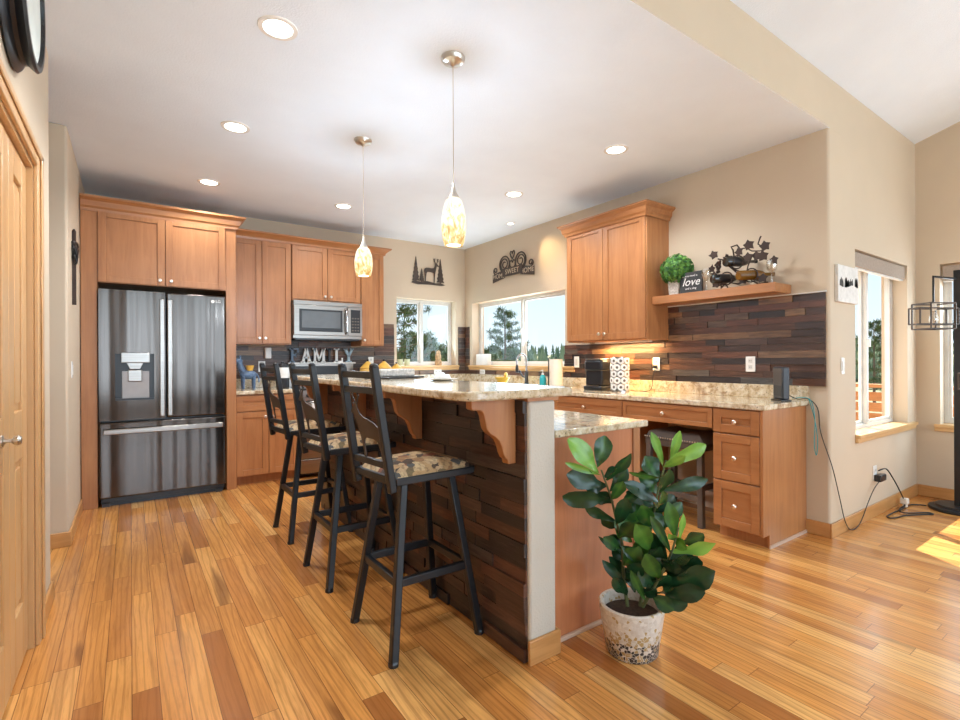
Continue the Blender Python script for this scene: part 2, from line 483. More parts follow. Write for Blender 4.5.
def tube(bm, pts, r, n=8, closed=False):
    pts = [Vector(p) for p in pts]
    rings = []
    prev = None
    for i, p in enumerate(pts):
        if closed: d = pts[(i+1) % len(pts)] - pts[i-1]
        else: d = pts[min(i+1, len(pts)-1)] - pts[max(i-1, 0)]
        d = d.normalized() if d.length > 1e-9 else Vector((0, 0, 1))
        u = prev if prev is not None else (Vector((0, 0, 1)) if abs(d.z) < .9 else Vector((1, 0, 0)))
        s = d.cross(u)
        if s.length < 1e-6: s = d.cross(Vector((.3, .9, .2)))
        s.normalize(); t = s.cross(d).normalized(); prev = t
        rr = r(i/(len(pts)-1)) if callable(r) else r
        rings.append([bm.verts.new(p + (s*math.cos(2*PI*k/n) + t*math.sin(2*PI*k/n))*rr) for k in range(n)])
    R = list(zip(rings, rings[1:])) + ([(rings[-1], rings[0])] if closed else [])
    for a, b in R:
        for k in range(n):
            bm.faces.new((a[k], a[(k+1) % n], b[(k+1) % n], b[k]))
    if not closed:
        bm.faces.new(rings[0][::-1]); bm.faces.new(rings[-1])

def lathe(bm, prof, n=24, c=(0, 0, 0), axis='z', cap=True):
    """prof: list of (r, h)"""
    c = Vector(c); rings = []
    for r, h in prof:
        ring = []
        for k in range(n):
            a = 2*PI*k/n
            x, y = r*math.cos(a), r*math.sin(a)
            p = {'z': (x, y, h), 'x': (h, x, y), 'y': (x, h, y)}[axis]
            ring.append(bm.verts.new(c + Vector(p)))
        rings.append(ring)
    for a, b in zip(rings, rings[1:]):
        for k in range(n):
            bm.faces.new((a[k], a[(k+1) % n], b[(k+1) % n], b[k]))
    if cap:
        bm.faces.new(rings[0][::-1]); bm.faces.new(rings[-1])

def prism(bm, pts, plane, a, b):
    """extrude a polygon: plane 'xy' (along z), 'xz' (along y), 'yz' (along x)"""
    f = {'xy': lambda u, v, w: (u, v, w), 'xz': lambda u, v, w: (u, w, v), 'yz': lambda u, v, w: (w, u, v)}[plane]
    A = [bm.verts.new(f(u, v, a)) for u, v in pts]; B = [bm.verts.new(f(u, v, b)) for u, v in pts]
    bm.faces.new(A); bm.faces.new(B[::-1])
    n = len(pts)
    for i in range(n):
        bm.faces.new((A[i], B[i], B[(i+1) % n], A[(i+1) % n]))

def sphere(bm, c, r, sx=1, sy=1, sz=1, n=12):
    prof = [(max(1e-4, math.sin(PI*k/n)), -math.cos(PI*k/n)) for k in range(n+1)]
    st = len(bm.verts)
    lathe(bm, prof, n*2)
    bm.verts.ensure_lookup_table()
    for v in bm.verts[st:]:
        v.co = Vector((v.co.x*r*sx, v.co.y*r*sy, v.co.z*r*sz)) + Vector(c)

def wpos(o):
    p = Vector((0, 0, 0))
    while o is not None:
        p += o.location; o = o.parent
    return p

def obj(name, bm, mat, parent=None, smooth=False, bevel=0, label=None, seg=2):
    me = bpy.data.meshes.new(name)
    bmesh.ops.recalc_face_normals(bm, faces=bm.faces)
    if parent is not None:
        off = wpos(parent)
        for v in bm.verts: v.co -= off
    bm.to_mesh(me); bm.free()
    mats = mat if isinstance(mat, (list, tuple)) else [mat]
    for k in mats: me.materials.append(M[k] if isinstance(k, str) else k)
    o = bpy.data.objects.new(name, me)
    C.objects.link(o)
    if parent is not None: o.parent = parent
    if smooth:
        for p in me.polygons: p.use_smooth = True
        me.set_sharp_from_angle(angle=math.radians(40))
    if bevel:
        md = o.modifiers.new('bevel', 'BEVEL'); md.width = bevel; md.segments = seg; md.limit_method = 'ANGLE'
        md.angle_limit = math.radians(40)
        for p in me.polygons: p.use_smooth = True
        me.set_sharp_from_angle(angle=math.radians(40))
    if label: o['label'] = label
    return o

def tag(o, label, cat, group=None, kind=None):
    o['label'] = label; o['category'] = cat
    if group: o['group'] = group
    if kind: o['kind'] = kind
    return o

def thing(name, label, cat, loc=(0, 0, 0), group=None):
    o = bpy.data.objects.new(name, None)
    o.location = loc; o.empty_display_size = .1
    C.objects.link(o)
    return tag(o, label, cat, group)

def struct(name, bm, mat, bevel=0, smooth=False, parent=None):
    o = obj(name, bm, mat, parent, smooth=smooth, bevel=bevel)
    if parent is None: o['kind'] = 'structure'
    return o

def sthing(name, loc=(0, 0, 0)):
    o = bpy.data.objects.new(name, None); o.location = loc; C.objects.link(o); o['kind'] = 'structure'
    return o

def dup(root, loc, rotz=None, label=None):
    r = root.copy(); C.objects.link(r); r.location = loc
    if rotz is not None: r.rotation_euler = (0, 0, rotz)
    if label: r['label'] = label
    for ch in list(root.children):
        c = ch.copy(); C.objects.link(c); c.parent = r
        for g in list(ch.children):
            d = g.copy(); C.objects.link(d); d.parent = c
    return r

def text_bm(s, size, origin, xdir, ydir, depth=.002, spacing=1, shear=0):
    cu = bpy.data.curves.new('lettering', 'FONT')
    cu.body = s; cu.size = size; cu.extrude = depth; cu.align_x = 'CENTER'; cu.align_y = 'CENTER'
    cu.space_character = spacing; cu.shear = shear; cu.resolution_u = 3
    t = bpy.data.objects.new('lettering', cu); C.objects.link(t)
    dg = bpy.context.evaluated_depsgraph_get(); dg.update()
    me = bpy.data.meshes.new_from_object(t.evaluated_get(dg))
    bm = bmesh.new(); bm.from_mesh(me)
    bpy.data.objects.remove(t); bpy.data.curves.remove(cu); bpy.data.meshes.remove(me)
    xd, yd = Vector(xdir).normalized(), Vector(ydir).normalized(); zd = xd.cross(yd)
    mt = Matrix((xd, yd, zd)).transposed().to_4x4(); mt.translation = origin
    bm.transform(mt)
    return bm

def grid_wall(axis, pos, th, u0, u1, z0, z1, holes):
    """wall slab with rectangular holes; axis 'x' -> constant x (u is y), 'y' -> constant y (u is x)"""
    bm = bmesh.new()
    us = sorted({u0, u1, *[h[0] for h in holes], *[h[1] for h in holes]})
    zs = sorted({z0, z1, *[h[2] for h in holes], *[h[3] for h in holes]})
    for a, b in zip(us, us[1:]):
        for c, d in zip(zs, zs[1:]):
            mu, mz = (a+b)/2, (c+d)/2
            if any(h[0] < mu < h[1] and h[2] < mz < h[3] for h in holes): continue
            if axis == 'x': bx(bm, pos, pos+th, a, b, c, d)
            else: bx(bm, a, b, pos, pos+th, c, d)
    bmesh.ops.remove_doubles(bm, verts=bm.verts, dist=1e-5)
    # drop the doubled inner faces
    seen = {}
    for f in bm.faces:
        k = tuple(sorted(v.index for v in f.verts)); seen.setdefault(k, []).append(f)
    kill = [f for fs in seen.values() if len(fs) > 1 for f in fs]
    bmesh.ops.delete(bm, geom=kill, context='FACES')
    return bm

# ------------------------------------------------------------------ setting
XS, YB, Y1, X2, XL, H = 3.827, 5.804, 1.374, 5.66, -0.334, 2.745
VZ, VS = 3.03, 0.31                                     # vault spring height and slope
YS = -4.7                                               # far end of the great room
zs_ = VZ + VS*(Y1-YS)

struct('floor', box(-2.2, X2+.2, YS-.2, YB+.2, -.1, 0), 'floor')
struct('ceiling', box(-2.2, XS+.02, Y1+.0005, YB+.2, H, H+.1), 'ceil')
bm = bmesh.new(); prism(bm, [(Y1+.18, VZ), (Y1+.18, VZ+.12), (YS-.2, zs_+.18), (YS-.2, zs_+.06)], 'yz', -2.2, X2+.2)
bm.verts.ensure_lookup_table()
struct('ceiling_vault', bm, 'ceil')
struct('wall_back', grid_wall('y', YB, .2, -2.2, XS+.2, 0, H+.1, [(2.78, 3.67, 1.10, 2.005)]), 'wall')
struct('wall_right', grid_wall('x', XS, .2, Y1+.15, YB, 0, H+.1, [(3.85, 5.63, 1.10, 1.972)]), 'wall')
# corner pillar with its rounded edge, the header over the kitchen edge, the dining window wall
rr = .022
arc = [(XS+rr-rr*math.cos(t), Y1+rr-rr*math.sin(t)) for t in [PI/2*k/6 for k in range(7)]]
bm = bmesh.new()
prism(bm, arc + [(XS+.2, Y1), (XS+.2, Y1+.15), (XS, Y1+.15)], 'xy', 0, H)
struct('wall_corner', bm, 'wall', smooth=True)
struct('wall_front', grid_wall('y', Y1, .18, XS+.2, X2+.2, 0, VZ+.05, [(4.27, 5.43, .62, 1.99)]), 'wall')
struct('wall_header', box(-2.2, XS+.2, Y1, Y1+.18, H+.001, VZ+.05), 'wall')
struct('wall_east', grid_wall('x', X2, .2, YS-.2, Y1, 0, zs_+.1, [(.05, 1.215, .605, 2.0), (-3.3, -1.5, .635, 2.6)]), 'wall')
struct('wall_south', grid_wall('y', YS-.2, .2, -2.2, X2, 0, zs_+.1, [(sx-.85, sx+.85, .3, 3.2) for sx, _ in SOUTH]), 'wall')
struct('wall_left', grid_wall('x', XL-.13, .13, YS, 3.29, 0, zs_+.1, [(1.28, 2.80, 0, 2.03)]), 'wall', bevel=.0)
struct('wall_hall', box(-2.2, XL, 4.2, YB, 0, H), 'wall', bevel=.015)
struct('wall_hall_end', box(-2.2, -2.05, 1.0, 4.2, 0, H), 'wall')
struct('wall_closet', box(-2.05, XL-.13, 3.17, 3.29, 0, H), 'wall')

def baseboard(side, x0, x1, y0, y1, mat, h=.095):
    return struct('baseboard_'+side, box(x0, x1, y0, y1, 0, h), mat, bevel=.004)
t_ = .014
baseboard('front', XS-t_, X2, Y1-t_, Y1, 'oakx')
baseboard('corner', XS-t_, XS, Y1, 1.52, 'oaky')
baseboard('east', X2-t_, X2, YS, Y1-t_, 'oaky')
baseboard('left', XL, XL+t_, 2.95, 3.29+t_, 'oaky')
baseboard('left_end', -1.9, XL+t_, 3.29, 3.29+t_, 'oakx')
baseboard('hall', -2.0, XL+t_, 4.2-t_, 4.2, 'oakx')
baseboard('hall_side', XL, XL+t_, 4.2, 5.12, 'oaky')

# windows
def window(n, axis, pos, u0, u1, z0, z1, frames, sill=None, sillmat='sill', inward=-1, fd=.05, slider=None):
    """frame sits at pos..pos+fd*outward; sill list (u0,u1,depth_in)"""
    w = sthing('window_%d' % n, (pos if axis == 'x' else (u0+u1)/2, pos if axis == 'y' else (u0+u1)/2, z0))
    def B(bm, a, b, c, d, p0, p1):
        if axis == 'x': bx(bm, p0, p1, a, b, c, d)
        else: bx(bm, a, b, p0, p1, c, d)
    p0, p1 = pos, pos+fd
    fw = .032
    bm = bmesh.new()
    B(bm, u0, u1, z1-fw, z1, p0, p1); B(bm, u0, u1, z0, z0+fw, p0, p1)
    B(bm, u0, u0+fw, z0+fw, z1-fw, p0, p1); B(bm, u1-fw, u1, z0+fw, z1-fw, p0, p1)
    obj('window_frame', bm, 'trimw', w, bevel=.003)
    um = slider
    if um is not None:
        bm = bmesh.new(); B(bm, um-.018, um+.018, z0+fw, z1-fw, p0-.012, p1-.01)
        o = obj('meeting_rail', bm, 'trimw', w, bevel=.003)
        bm = bmesh.new(); B(bm, um-.02, um+.012, (z0+z1)/2-.03, (z0+z1)/2+.03, p0-.03, p0-.012)
        obj('latch', bm, 'trimw', o, bevel=.003)
        # sliding sash
        for a, b, q in ((u0+fw, um-.018, p0+.018), (um+.018, u1-fw, p0+.006)):
            bm = bmesh.new(); s = .02
            B(bm, a, b, z1-fw-s, z1-fw, q, q+.022); B(bm, a, b, z0+fw, z0+fw+s, q, q+.022)
            B(bm, a, a+s, z0+fw+s, z1-fw-s, q, q+.022); B(bm, b-s, b, z0+fw+s, z1-fw-s, q, q+.022)
            so = obj('sash', bm, 'trimw', w, bevel=.002)
            bm = bmesh.new(); B(bm, a+s, b-s, z0+fw+s, z1-fw-s, q+.008, q+.012)
            obj('pane', bm, 'glass', so)
    else:
        bm = bmesh.new(); B(bm, u0+fw, u1-fw, z0+fw, z1-fw, p0+.02, p0+.025)
        obj('pane', bm, 'glass', w)
    if sill:
        wf = sill[2]+.035
        bm = bmesh.new(); B(bm, u0+.001, u1-.001, z0-.028, z0, wf, p0); B(bm, sill[0], sill[1], z0-.028, z0, sill[2], wf)
        B(bm, sill[0], sill[1], z0-.06, z0-.028, sill[2]+.014, wf)
        obj('window_sill', bm, sillmat, w, bevel=.004)
    return w
M['silly'] = wood('sill_oak_long', (.58, .33, .13), (.70, .44, .20), (.78, .54, .28), axis='y', rough=.3)
window(1, 'y', YB+.11, 2.78, 3.67, 1.13, 2.005, None, (2.74, 3.71, YB-.035), slider=3.19)
window(2, 'x', XS+.11, 3.85, 5.63, 1.13, 1.972, None, (3.70, 5.69, XS-.035), 'silly', slider=4.69)
window(3, 'y', Y1+.10, 4.27, 5.43, .65, 1.99, None, (4.255, 5.58, Y1-.035), slider=4.80)
window(4, 'x', X2+.11, .05, 1.215, .635, 2.0, None, (.02, 1.25, X2-.035), 'silly', slider=.63)
for k, (sx, _) in enumerate(SOUTH):
    window(5+k, 'y', YS-.12, sx-.85, sx+.85, .3, 3.2, None, slider=sx)
window(8, 'x', X2+.11, -3.3, -1.5, .635, 2.6, None, slider=-2.4)

# closet door with oak casing
d = sthing('door_1', (XL, 2.04, 0))
bm = bmesh.new()
cw = .10
for (a, b, c, e) in ((2.80, 2.80+cw, 0, 2.03+cw*.7), (1.28-cw, 1.28, 0, 2.03+cw*.7)):
    bx(bm, XL, XL+.016, a, b, c, e)
    bx(bm, XL+.016, XL+.024, a+(.055 if a > 2 else 0), b-(0 if a > 2 else .055), c, e)
bx(bm, XL, XL+.016, 1.28, 2.80, 2.03, 2.03+cw*.7)
bx(bm, XL+.016, XL+.024, 1.28-cw, 2.80+cw, 2.03+.04, 2.03+cw*.7)
obj('door_casing', bm, 'doorwood', d, bevel=.004)
bm = bmesh.new(); bx(bm, XL-.12, XL, 2.785, 2.80, 0, 2.03); bx(bm, XL-.12, XL, 1.28, 1.295, 0, 2.03); bx(bm, XL-.12, XL, 1.295, 2.785, 2.015, 2.03)
obj('door_jamb', bm, 'doorwood', d)
lw = (2.783-1.297)/4
for k in range(4):
    y0 = 1.297 + k*lw; y1 = y0+lw-.003
    xf = XL-.02; xb = XL-.055
    bm = bmesh.new(); st = .10
    bx(bm, xb, xf, y0, y0+st, .012, 2.01); bx(bm, xb, xf, y1-st, y1, .012, 2.01)
    for z0, z1 in ((.012, .24), (.82, 1.01), (1.90, 2.01)): bx(bm, xb, xf, y0+st, y1-st, z0, z1)
    for z0, z1 in ((.24, .82), (1.01, 1.90)): bx(bm, xb+.006, xf-.012, y0+st, y1-st, z0, z1)
    lf = obj('door_leaf', bm, 'doorwood', d, bevel=.004)
    for z0, z1 in ((.24, .82), (1.01, 1.90)):
        bm = bmesh.new(); a, b = y0+st+.03, y1-st-.03
        bx(bm, xf-.012, xf-.003, a, b, z0+.03, z1-.03)
        obj('raised_panel', bm, 'doorwood', lf, bevel=.008)
    if k == 2:
        bm = bmesh.new(); lathe(bm, [(.02, 0), (.02, .004), (.007, .008), (.007, .025), (.016, .032), (.018, .042), (.012, .05), (.001, .052)], 16, (xf, y1-.13, .935), 'x')
        obj('door_knob', bm, 'nickel', lf, smooth=True)

# ------------------------------------------------------------------ reclaimed wood tile
def boards(axis, face, out, u0, u1, z0, z1, rh=.05, seed=1, holes=(), tone=1.0):
    """rows of small boards on a wall face; out = direction of relief (+1/-1)"""
    rnd = random.Random(seed)
    bm = bmesh.new(); col = bm.loops.layers.float_color.new('tone')
    n = max(1, round((z1-z0)/rh)); h = (z1-z0)/n
    for r in range(n):
        za, zb = z0+r*h, z0+(r+1)*h-.0012
        segs = [(u0, u1)]
        for hu0, hu1, hz0, hz1 in holes:
            if zb > hz0+.004 and za < hz1-.004:
                ns = []
                for a, b in segs:
                    if hu0 > a: ns.append((a, min(b, hu0)))
                    if hu1 < b: ns.append((max(a, hu1), b))
                segs = [s for s in ns if s[1]-s[0] > .01]
        for a, b in segs:
            u = a
            while u < b-1e-4:
                ln = rnd.uniform(.12, .46)
                e = min(b, u+ln)
                if b-e < .07: e = b
                th = rnd.choice((.008, .011, .014, .017, .020))
                p0, p1 = (face, face+out*th)
                lo, hi = min(p0, p1), max(p0, p1)
                f0 = len(bm.faces)
                if axis == 'x': bx(bm, lo, hi, u, e-.0012, za, zb)
                else: bx(bm, u, e-.0012, lo, hi, za, zb)
                bm.faces.ensure_lookup_table()
                t = rnd.random(); c = (t, t, t, 1)
                t = rnd.betavariate(1.1, 1.5)*tone
                for f in bm.faces[f0:]:
                    for lp in f.loops: lp[col] = (t, t, t, 1)
                u = e
    return bm
o = tag(obj('backsplash', boards('x', XS, -1, 1.396, 3.85, 1.012, 1.648, seed=3, holes=((2.6, 3.85, 1.39, 2),)), 'tile'),
    'dark reclaimed wood strip backsplash under the floating shelf and cupboard', 'backsplash')
o = tag(obj('backsplash', boards('x', XS, -1, 3.852, YB-.022, 1.012, 1.66, seed=4, holes=((3.7, 5.69, 1.068, 2),)), 'tile'),
    'wood strip backsplash below and beside the wide sink window', 'backsplash')
o = tag(obj('backsplash', boards('y', YB, -1, .815, XS-.001, 1.012, 1.66, seed=5, holes=((2.74, 3.71, 1.068, 2), (.815, 1.405, 1.39, 2), (1.405, 2.172, 1.46, 2), (2.172, 2.47, 1.39, 2))), 'tile'),
    'grey-brown wood strip backsplash behind the range on the far wall', 'backsplash')
struct('trim_1', box(XS-.024, XS, 1.39, 2.585, 1.6485, 1.656), 'led')

# ------------------------------------------------------------------ cabinets
def facing(axis, pos, out):
    """returns add(bm, u0,u1, z0,z1, d0,d1): a box whose depth runs from pos+out*d0 to pos+out*d1"""
    def add(bm, u0, u1, z0, z1, d0, d1):
        a, b = sorted((pos+out*d0, pos+out*d1))
        if axis == 'x': bx(bm, a, b, u0, u1, z0, z1)
        else: bx(bm, u0, u1, a, b, z0, z1)
    return add

def knob_at(axis, pos, out, u, z, parent, name='knob', mat='knob'):
    bm = bmesh.new()
    prof = [(.006, 0), (.006, .012), (.014, .018), (.0155, .025), (.010, .031), (.001, .032)]
    prof = [(r, out*h) for r, h in prof]
    c = (pos, u, z) if axis == 'x' else (u, pos, z)
    lathe(bm, prof, 14, c, axis)
    obj(name, bm, mat, parent, smooth=True)

def shaker(name, axis, pos, out, u0, u1, z0, z1, parent, knob=None, st=.055, mat=None):
    """shaker front, back at pos, 20 mm proud"""
    add = facing(axis, pos, out)
    bm = bmesh.new(); g = .0015
    u0 += g; u1 -= g; z0 += g; z1 -= g
    if min(u1-u0, z1-z0) < .14: st = min(st, .032)
    add(bm, u0, u0+st, z0, z1, .001, .021); add(bm, u1-st, u1, z0, z1, .001, .021)
    add(bm, u0+st, u1-st, z0, z0+st, .001, .021); add(bm, u0+st, u1-st, z1-st, z1, .001, .021)
    add(bm, u0+st, u1-st, z0+st, z1-st, .001, .012)
    mt = mat or ('cab' if name == 'door' else ('caby' if axis == 'x' else 'cabh'))
    o = obj(name, bm, mt, parent, bevel=.002)
    if knob: knob_at(axis, pos+out*.021, out, knob[0], knob[1], o)
    return o

def crown(name, axis, pos, out, u0, u1, z0, z1, proj, back, label, retL=True, retR=True):
    """crown moulding: profile swept along the front with mitred returns"""
    prof = [(0, z0), (.012, z0), (.016, z0+.02), (.03, z0+.035), (proj*.55, z1-.035), (proj*.9, z1-.018), (proj, z1-.014), (proj, z1), (0, z1)]
    bm = bmesh.new()
    rows = []
    for k, (dd, z) in enumerate(prof):
        pts = []
        l = u0 - (dd if retL else 0); r = u1 + (dd if retR else 0)
        f = pos + out*dd
        raw = [(l, back), (l, f), (r, f), (r, back)]
        pts = [(v, u, z) if axis == 'x' else (u, v, z) for u, v in raw]
        rows.append([bm.verts.new(p) for p in pts])
    n = len(rows)
    for i in range(n):
        a, b = rows[i], rows[(i+1) % n]
        for j in range(3): bm.faces.new((a[j], a[j+1], b[j+1], b[j]))
    bm.faces.new([r[0] for r in rows]); bm.faces.new([r[3] for r in rows][::-1])
    o = obj('crown_molding', bm, 'caby' if axis == 'x' else 'cabh')
    return tag(o, label, 'molding')

# fridge surround
YF = 5.13
fc = thing('refrigerator_cabinet', 'tall maple surround with two doors above the steel refrigerator', 'cabinet', (.24, YB, 0))
bm = bmesh.new(); bx(bm, XL+.005, -.222, YF, YB, 0, 2.452); obj('side_panel', bm, 'cab', fc, bevel=.002)
bm = bmesh.new(); bx(bm, .728, .812, YF+.01, YB, 0, 2.452); obj('side_panel', bm, 'cab', fc, bevel=.002)
bm = bmesh.new(); bx(bm, -.222, .728, YF+.01, YB, 1.853, 2.452); obj('body', bm, 'cab', fc)
shaker('door', 'y', YF+.01, -1, -.218, .25, 1.856, 2.447, fc, (.21, 1.90))
shaker('door', 'y', YF+.01, -1, .252, .722, 1.856, 2.447, fc, (.292, 1.90))
crown('crown', 'y', YF, -1, XL+.005, .812, 2.43, 2.54, .075, YB, 'maple crown molding topping the tall refrigerator surround', retL=False)

# refrigerator
fr = thing('refrigerator', 'black stainless french-door refrigerator with water dispenser', 'refrigerator', (.25, 5.45, 0))
bm = bmesh.new(); bx(bm, -.205, .708, 5.14, 5.77, .03, 1.785); obj('body', bm, 'black', fr, bevel=.004)
bm = bmesh.new(); bx(bm, -.2, .70, 5.16, 5.24, 0, .06)
for xx in (-.17, .66): bx(bm, xx-.025, xx+.025, 5.12, 5.18, 0, .03)
obj('base_grille', bm, 'black', fr)
fy0, fy1 = 5.085, 5.138
def panel(name, x0, x1, z0, z1, holes=None):
    bm = bmesh.new()
    if holes:
        hx0, hx1, hz0, hz1 = holes
        bx(bm, x0, hx0, fy0, fy1, z0, z1); bx(bm, hx1, x1, fy0, fy1, z0, z1)
        bx(bm, hx0, hx1, fy0, fy1, z0, hz0); bx(bm, hx0, hx1, fy0, fy1, hz1, z1)
        bx(bm, hx0, hx1, fy1-.008, fy1, hz0, hz1)
        bmesh.ops.remove_doubles(bm, verts=bm.verts, dist=1e-5)
        return obj(name, bm, 'steel', fr)
    bx(bm, x0, x1, fy0, fy1, z0, z1)
    return obj(name, bm, 'steel', fr, bevel=.012, seg=3)
HX = (-.105, .165, .875, 1.265)
dl = panel('door', -.213, .246, .712, 1.795, HX)
dr = panel('door', .254, .716, .712, 1.795)
fz = panel('freezer_drawer', -.213, .716, .075, .698)
for p, x in ((dl, .205), (dr, .262)):
    bm = bmesh.new(); bx(bm, x, x+.038, fy0-.012, fy0, .73, 1.735)
    obj('door_handle', bm, 'steel2', p, bevel=.006)
bm = bmesh.new(); bx(bm, -.185, .688, fy0-.035, fy0-.020, .60, .645)
for xx in (-.17, .66): bx(bm, xx-.012, xx+.012, fy0-.022, fy0, .60, .645)
obj('drawer_handle', bm, 'steel2', fz, bevel=.007)
dp = bmesh.new(); bx(dp, HX[0], HX[1], fy0+.03, fy0+.034, HX[2], HX[3]); dp = obj('dispenser', dp, 'black', fr)
bm = bmesh.new(); bx(bm, HX[0]+.04, HX[1]-.03, fy0-.004, fy0+.03, 1.19, 1.275); obj('control_panel', bm, 'steel2', dp, bevel=.004)
bm = bmesh.new(); prism(bm, [(-.03, 1.19), (.09, 1.19), (.065, 1.135), (-.005, 1.135)], 'xz', fy0+.002, fy0+.03)
obj('spout', bm, 'steel2', dp, bevel=.003)
bm = bmesh.new(); bx(bm, -.02, .08, fy0+.012, fy0+.03, 1.03, 1.13); obj('paddle', bm, 'steel2', dp, bevel=.006)
bm = bmesh.new(); bx(bm, HX[0]+.045, HX[1]-.035, fy0+.02, fy0+.031, .89, 1.12); obj('splash_plate', bm, 'splash', dp, bevel=.004)
bm = bmesh.new(); bx(bm, HX[0], HX[1], fy0+.0, fy0+.03, .875, .892); obj('drip_tray', bm, 'black', dp)
bm = text_bm('LG', .034, (.655, fy0-.001, 1.742), (1, 0, 0), (0, 0, 1), .0008); lathe(bm, [(.015, 0), (.015, -.0015)], 20, (.612, fy0, 1.742), 'y')
obj('badge', bm, 'white', dr, label='small pale maker badge')

# upper cabinets on the far wall
YU = 5.495
def upper(name_label, u0, u1, z0, z1, doors, axis='y', pos=YU, out=-1, back=YB):
    t = thing('wall_cabinet', name_label, 'cabinet', (((u0+u1)/2), back, z0) if axis == 'y' else (back, (u0+u1)/2, z0))
    add = facing(axis, pos, out)
    bm = bmesh.new(); add(bm, u0, u1, z0, z1, 0, -abs(back-pos)); obj('body', bm, 'cab', t, bevel=.002)
    for (a, b, kn) in doors: shaker('door', axis, pos, out, a, b, z0+.012, z1-.004, t, kn)
    return t
upper('tall maple two-door wall cabinet between refrigerator and microwave', .815, 1.403, 1.37, 2.45,
      [(.82, 1.108, (1.08, 1.435)), (1.11, 1.399, (1.138, 1.435))])
upper('short maple two-door wall cabinet directly above the microwave', 1.407, 2.172, 1.85, 2.45,
      [(1.41, 1.788, (1.755, 1.905)), (1.79, 2.168, (1.822, 1.905))])
upper('narrow single-door maple wall cabinet right of the microwave', 2.176, 2.462, 1.37, 2.45, [(2.18, 2.458, (2.21, 1.435))])
crown('crown', 'y', YU-.02, -1, .815, 2.462, 2.44, 2.518, .07, YB, 'long maple crown molding over the cabinets flanking the microwave', retL=False)

XU = 3.517
upper('maple two-door wall cabinet beside the wide sink window', 2.585, 3.497, 1.365, 2.42,
      [(2.589, 3.039, (3.007, 1.43)), (3.041, 3.493, (3.073, 1.43))], 'x', XU, -1, XS)
crown('crown', 'x', XU-.02, -1, 2.585, 3.497, 2.395, 2.502, .065, XS, 'maple crown molding on the cabinet beside the sink window')

# microwave
mw = thing('microwave', 'stainless over-the-range microwave with dark window', 'microwave', (1.785, YB, 1.44))
my = 5.415
bm = bmesh.new(); bx(bm, 1.407, 2.168, my+.03, YB-.03, 1.44, 1.845); obj('body', bm, 'steel2', mw, bevel=.003)
dm = bmesh.new(); bx(dm, 1.41, 1.995, my, my+.03, 1.475, 1.80); dm = obj('door', dm, 'steel2', mw, bevel=.004)
bm = bmesh.new(); bx(bm, 1.465, 1.935, my-.003, my, 1.515, 1.755); obj('window_trim', bm, 'black', dm, bevel=.002)
bm = bmesh.new(); bx(bm, 1.49, 1.91, my-.005, my-.003, 1.555, 1.735); obj('door_window', bm, plain('smoked_door_glass', (.10, .10, .10), .12), dm)
bm = bmesh.new(); tube(bm, [(1.972, my, 1.50), (1.972, my-.035, 1.52), (1.972, my-.042, 1.64), (1.972, my-.035, 1.76), (1.972, my, 1.78)], .013, 10)
obj('handle', bm, 'chrome', dm, smooth=True)
bm = bmesh.new(); bx(bm, 1.998, 2.165, my, my+.03, 1.475, 1.80); cp = obj('control_panel', bm, 'steel2', mw, bevel=.004)
bm = bmesh.new(); bx(bm, 2.03, 2.14, my-.002, my, 1.51, 1.77); kp = obj('keypad', bm, 'black', cp)
bm = bmesh.new()
for i in range(5):
    for j in range(3): bx(bm, 2.042+j*.032, 2.062+j*.032, my-.003, my-.002, 1.53+i*.034, 1.545+i*.034)
obj('keys', bm, 'grey', kp)
bm = bmesh.new(); bx(bm, 1.41, 2.165, my+.002, my+.03, 1.803, 1.843); obj('vent_grille', bm, 'steel2', mw)
bm = bmesh.new(); bx(bm, 1.43, 2.14, my+.02, YB-.05, 1.425, 1.44); obj('underside', bm, 'black', mw)

# base cabinets
def base_body(bm, add, u0, u1, depth, toe=.085, top=.876, toe_in=.07):
    add(bm, u0, u1, toe, top, 0, -depth)
    add(bm, u0, u1, 0, toe, -toe_in, -depth)
YBF = 5.215
b1 = thing('base_cabinet', 'maple base cabinet between the refrigerator and the range', 'cabinet', (1.1, 5.5, 0))
add = facing('y', YBF, -1)
bm = bmesh.new(); base_body(bm, add, .814, 1.403, YB-YBF-.001); obj('body', bm, 'cab', b1)
shaker('drawer', 'y', YBF, -1, .82, 1.399, .715, .865, b1, (1.11, .79))
shaker('door', 'y', YBF, -1, .82, 1.108, .095, .708, b1, (1.075, .655))
shaker('door', 'y', YBF, -1, 1.11, 1.399, .095, .708, b1, (1.143, .655))
b2 = thing('base_cabinet', 'maple corner base cabinet right of the range', 'cabinet', (2.9, 5.5, 0))
bm = bmesh.new(); base_body(bm, add, 2.17, XS-.001, YB-YBF-.001); obj('body', bm, 'cab', b2)
shaker('drawer', 'y', YBF, -1, 2.175, 2.70, .715, .865, b2, (2.44, .79))
shaker('door', 'y', YBF, -1, 2.175, 2.70, .095, .708, b2, (2.21, .655))

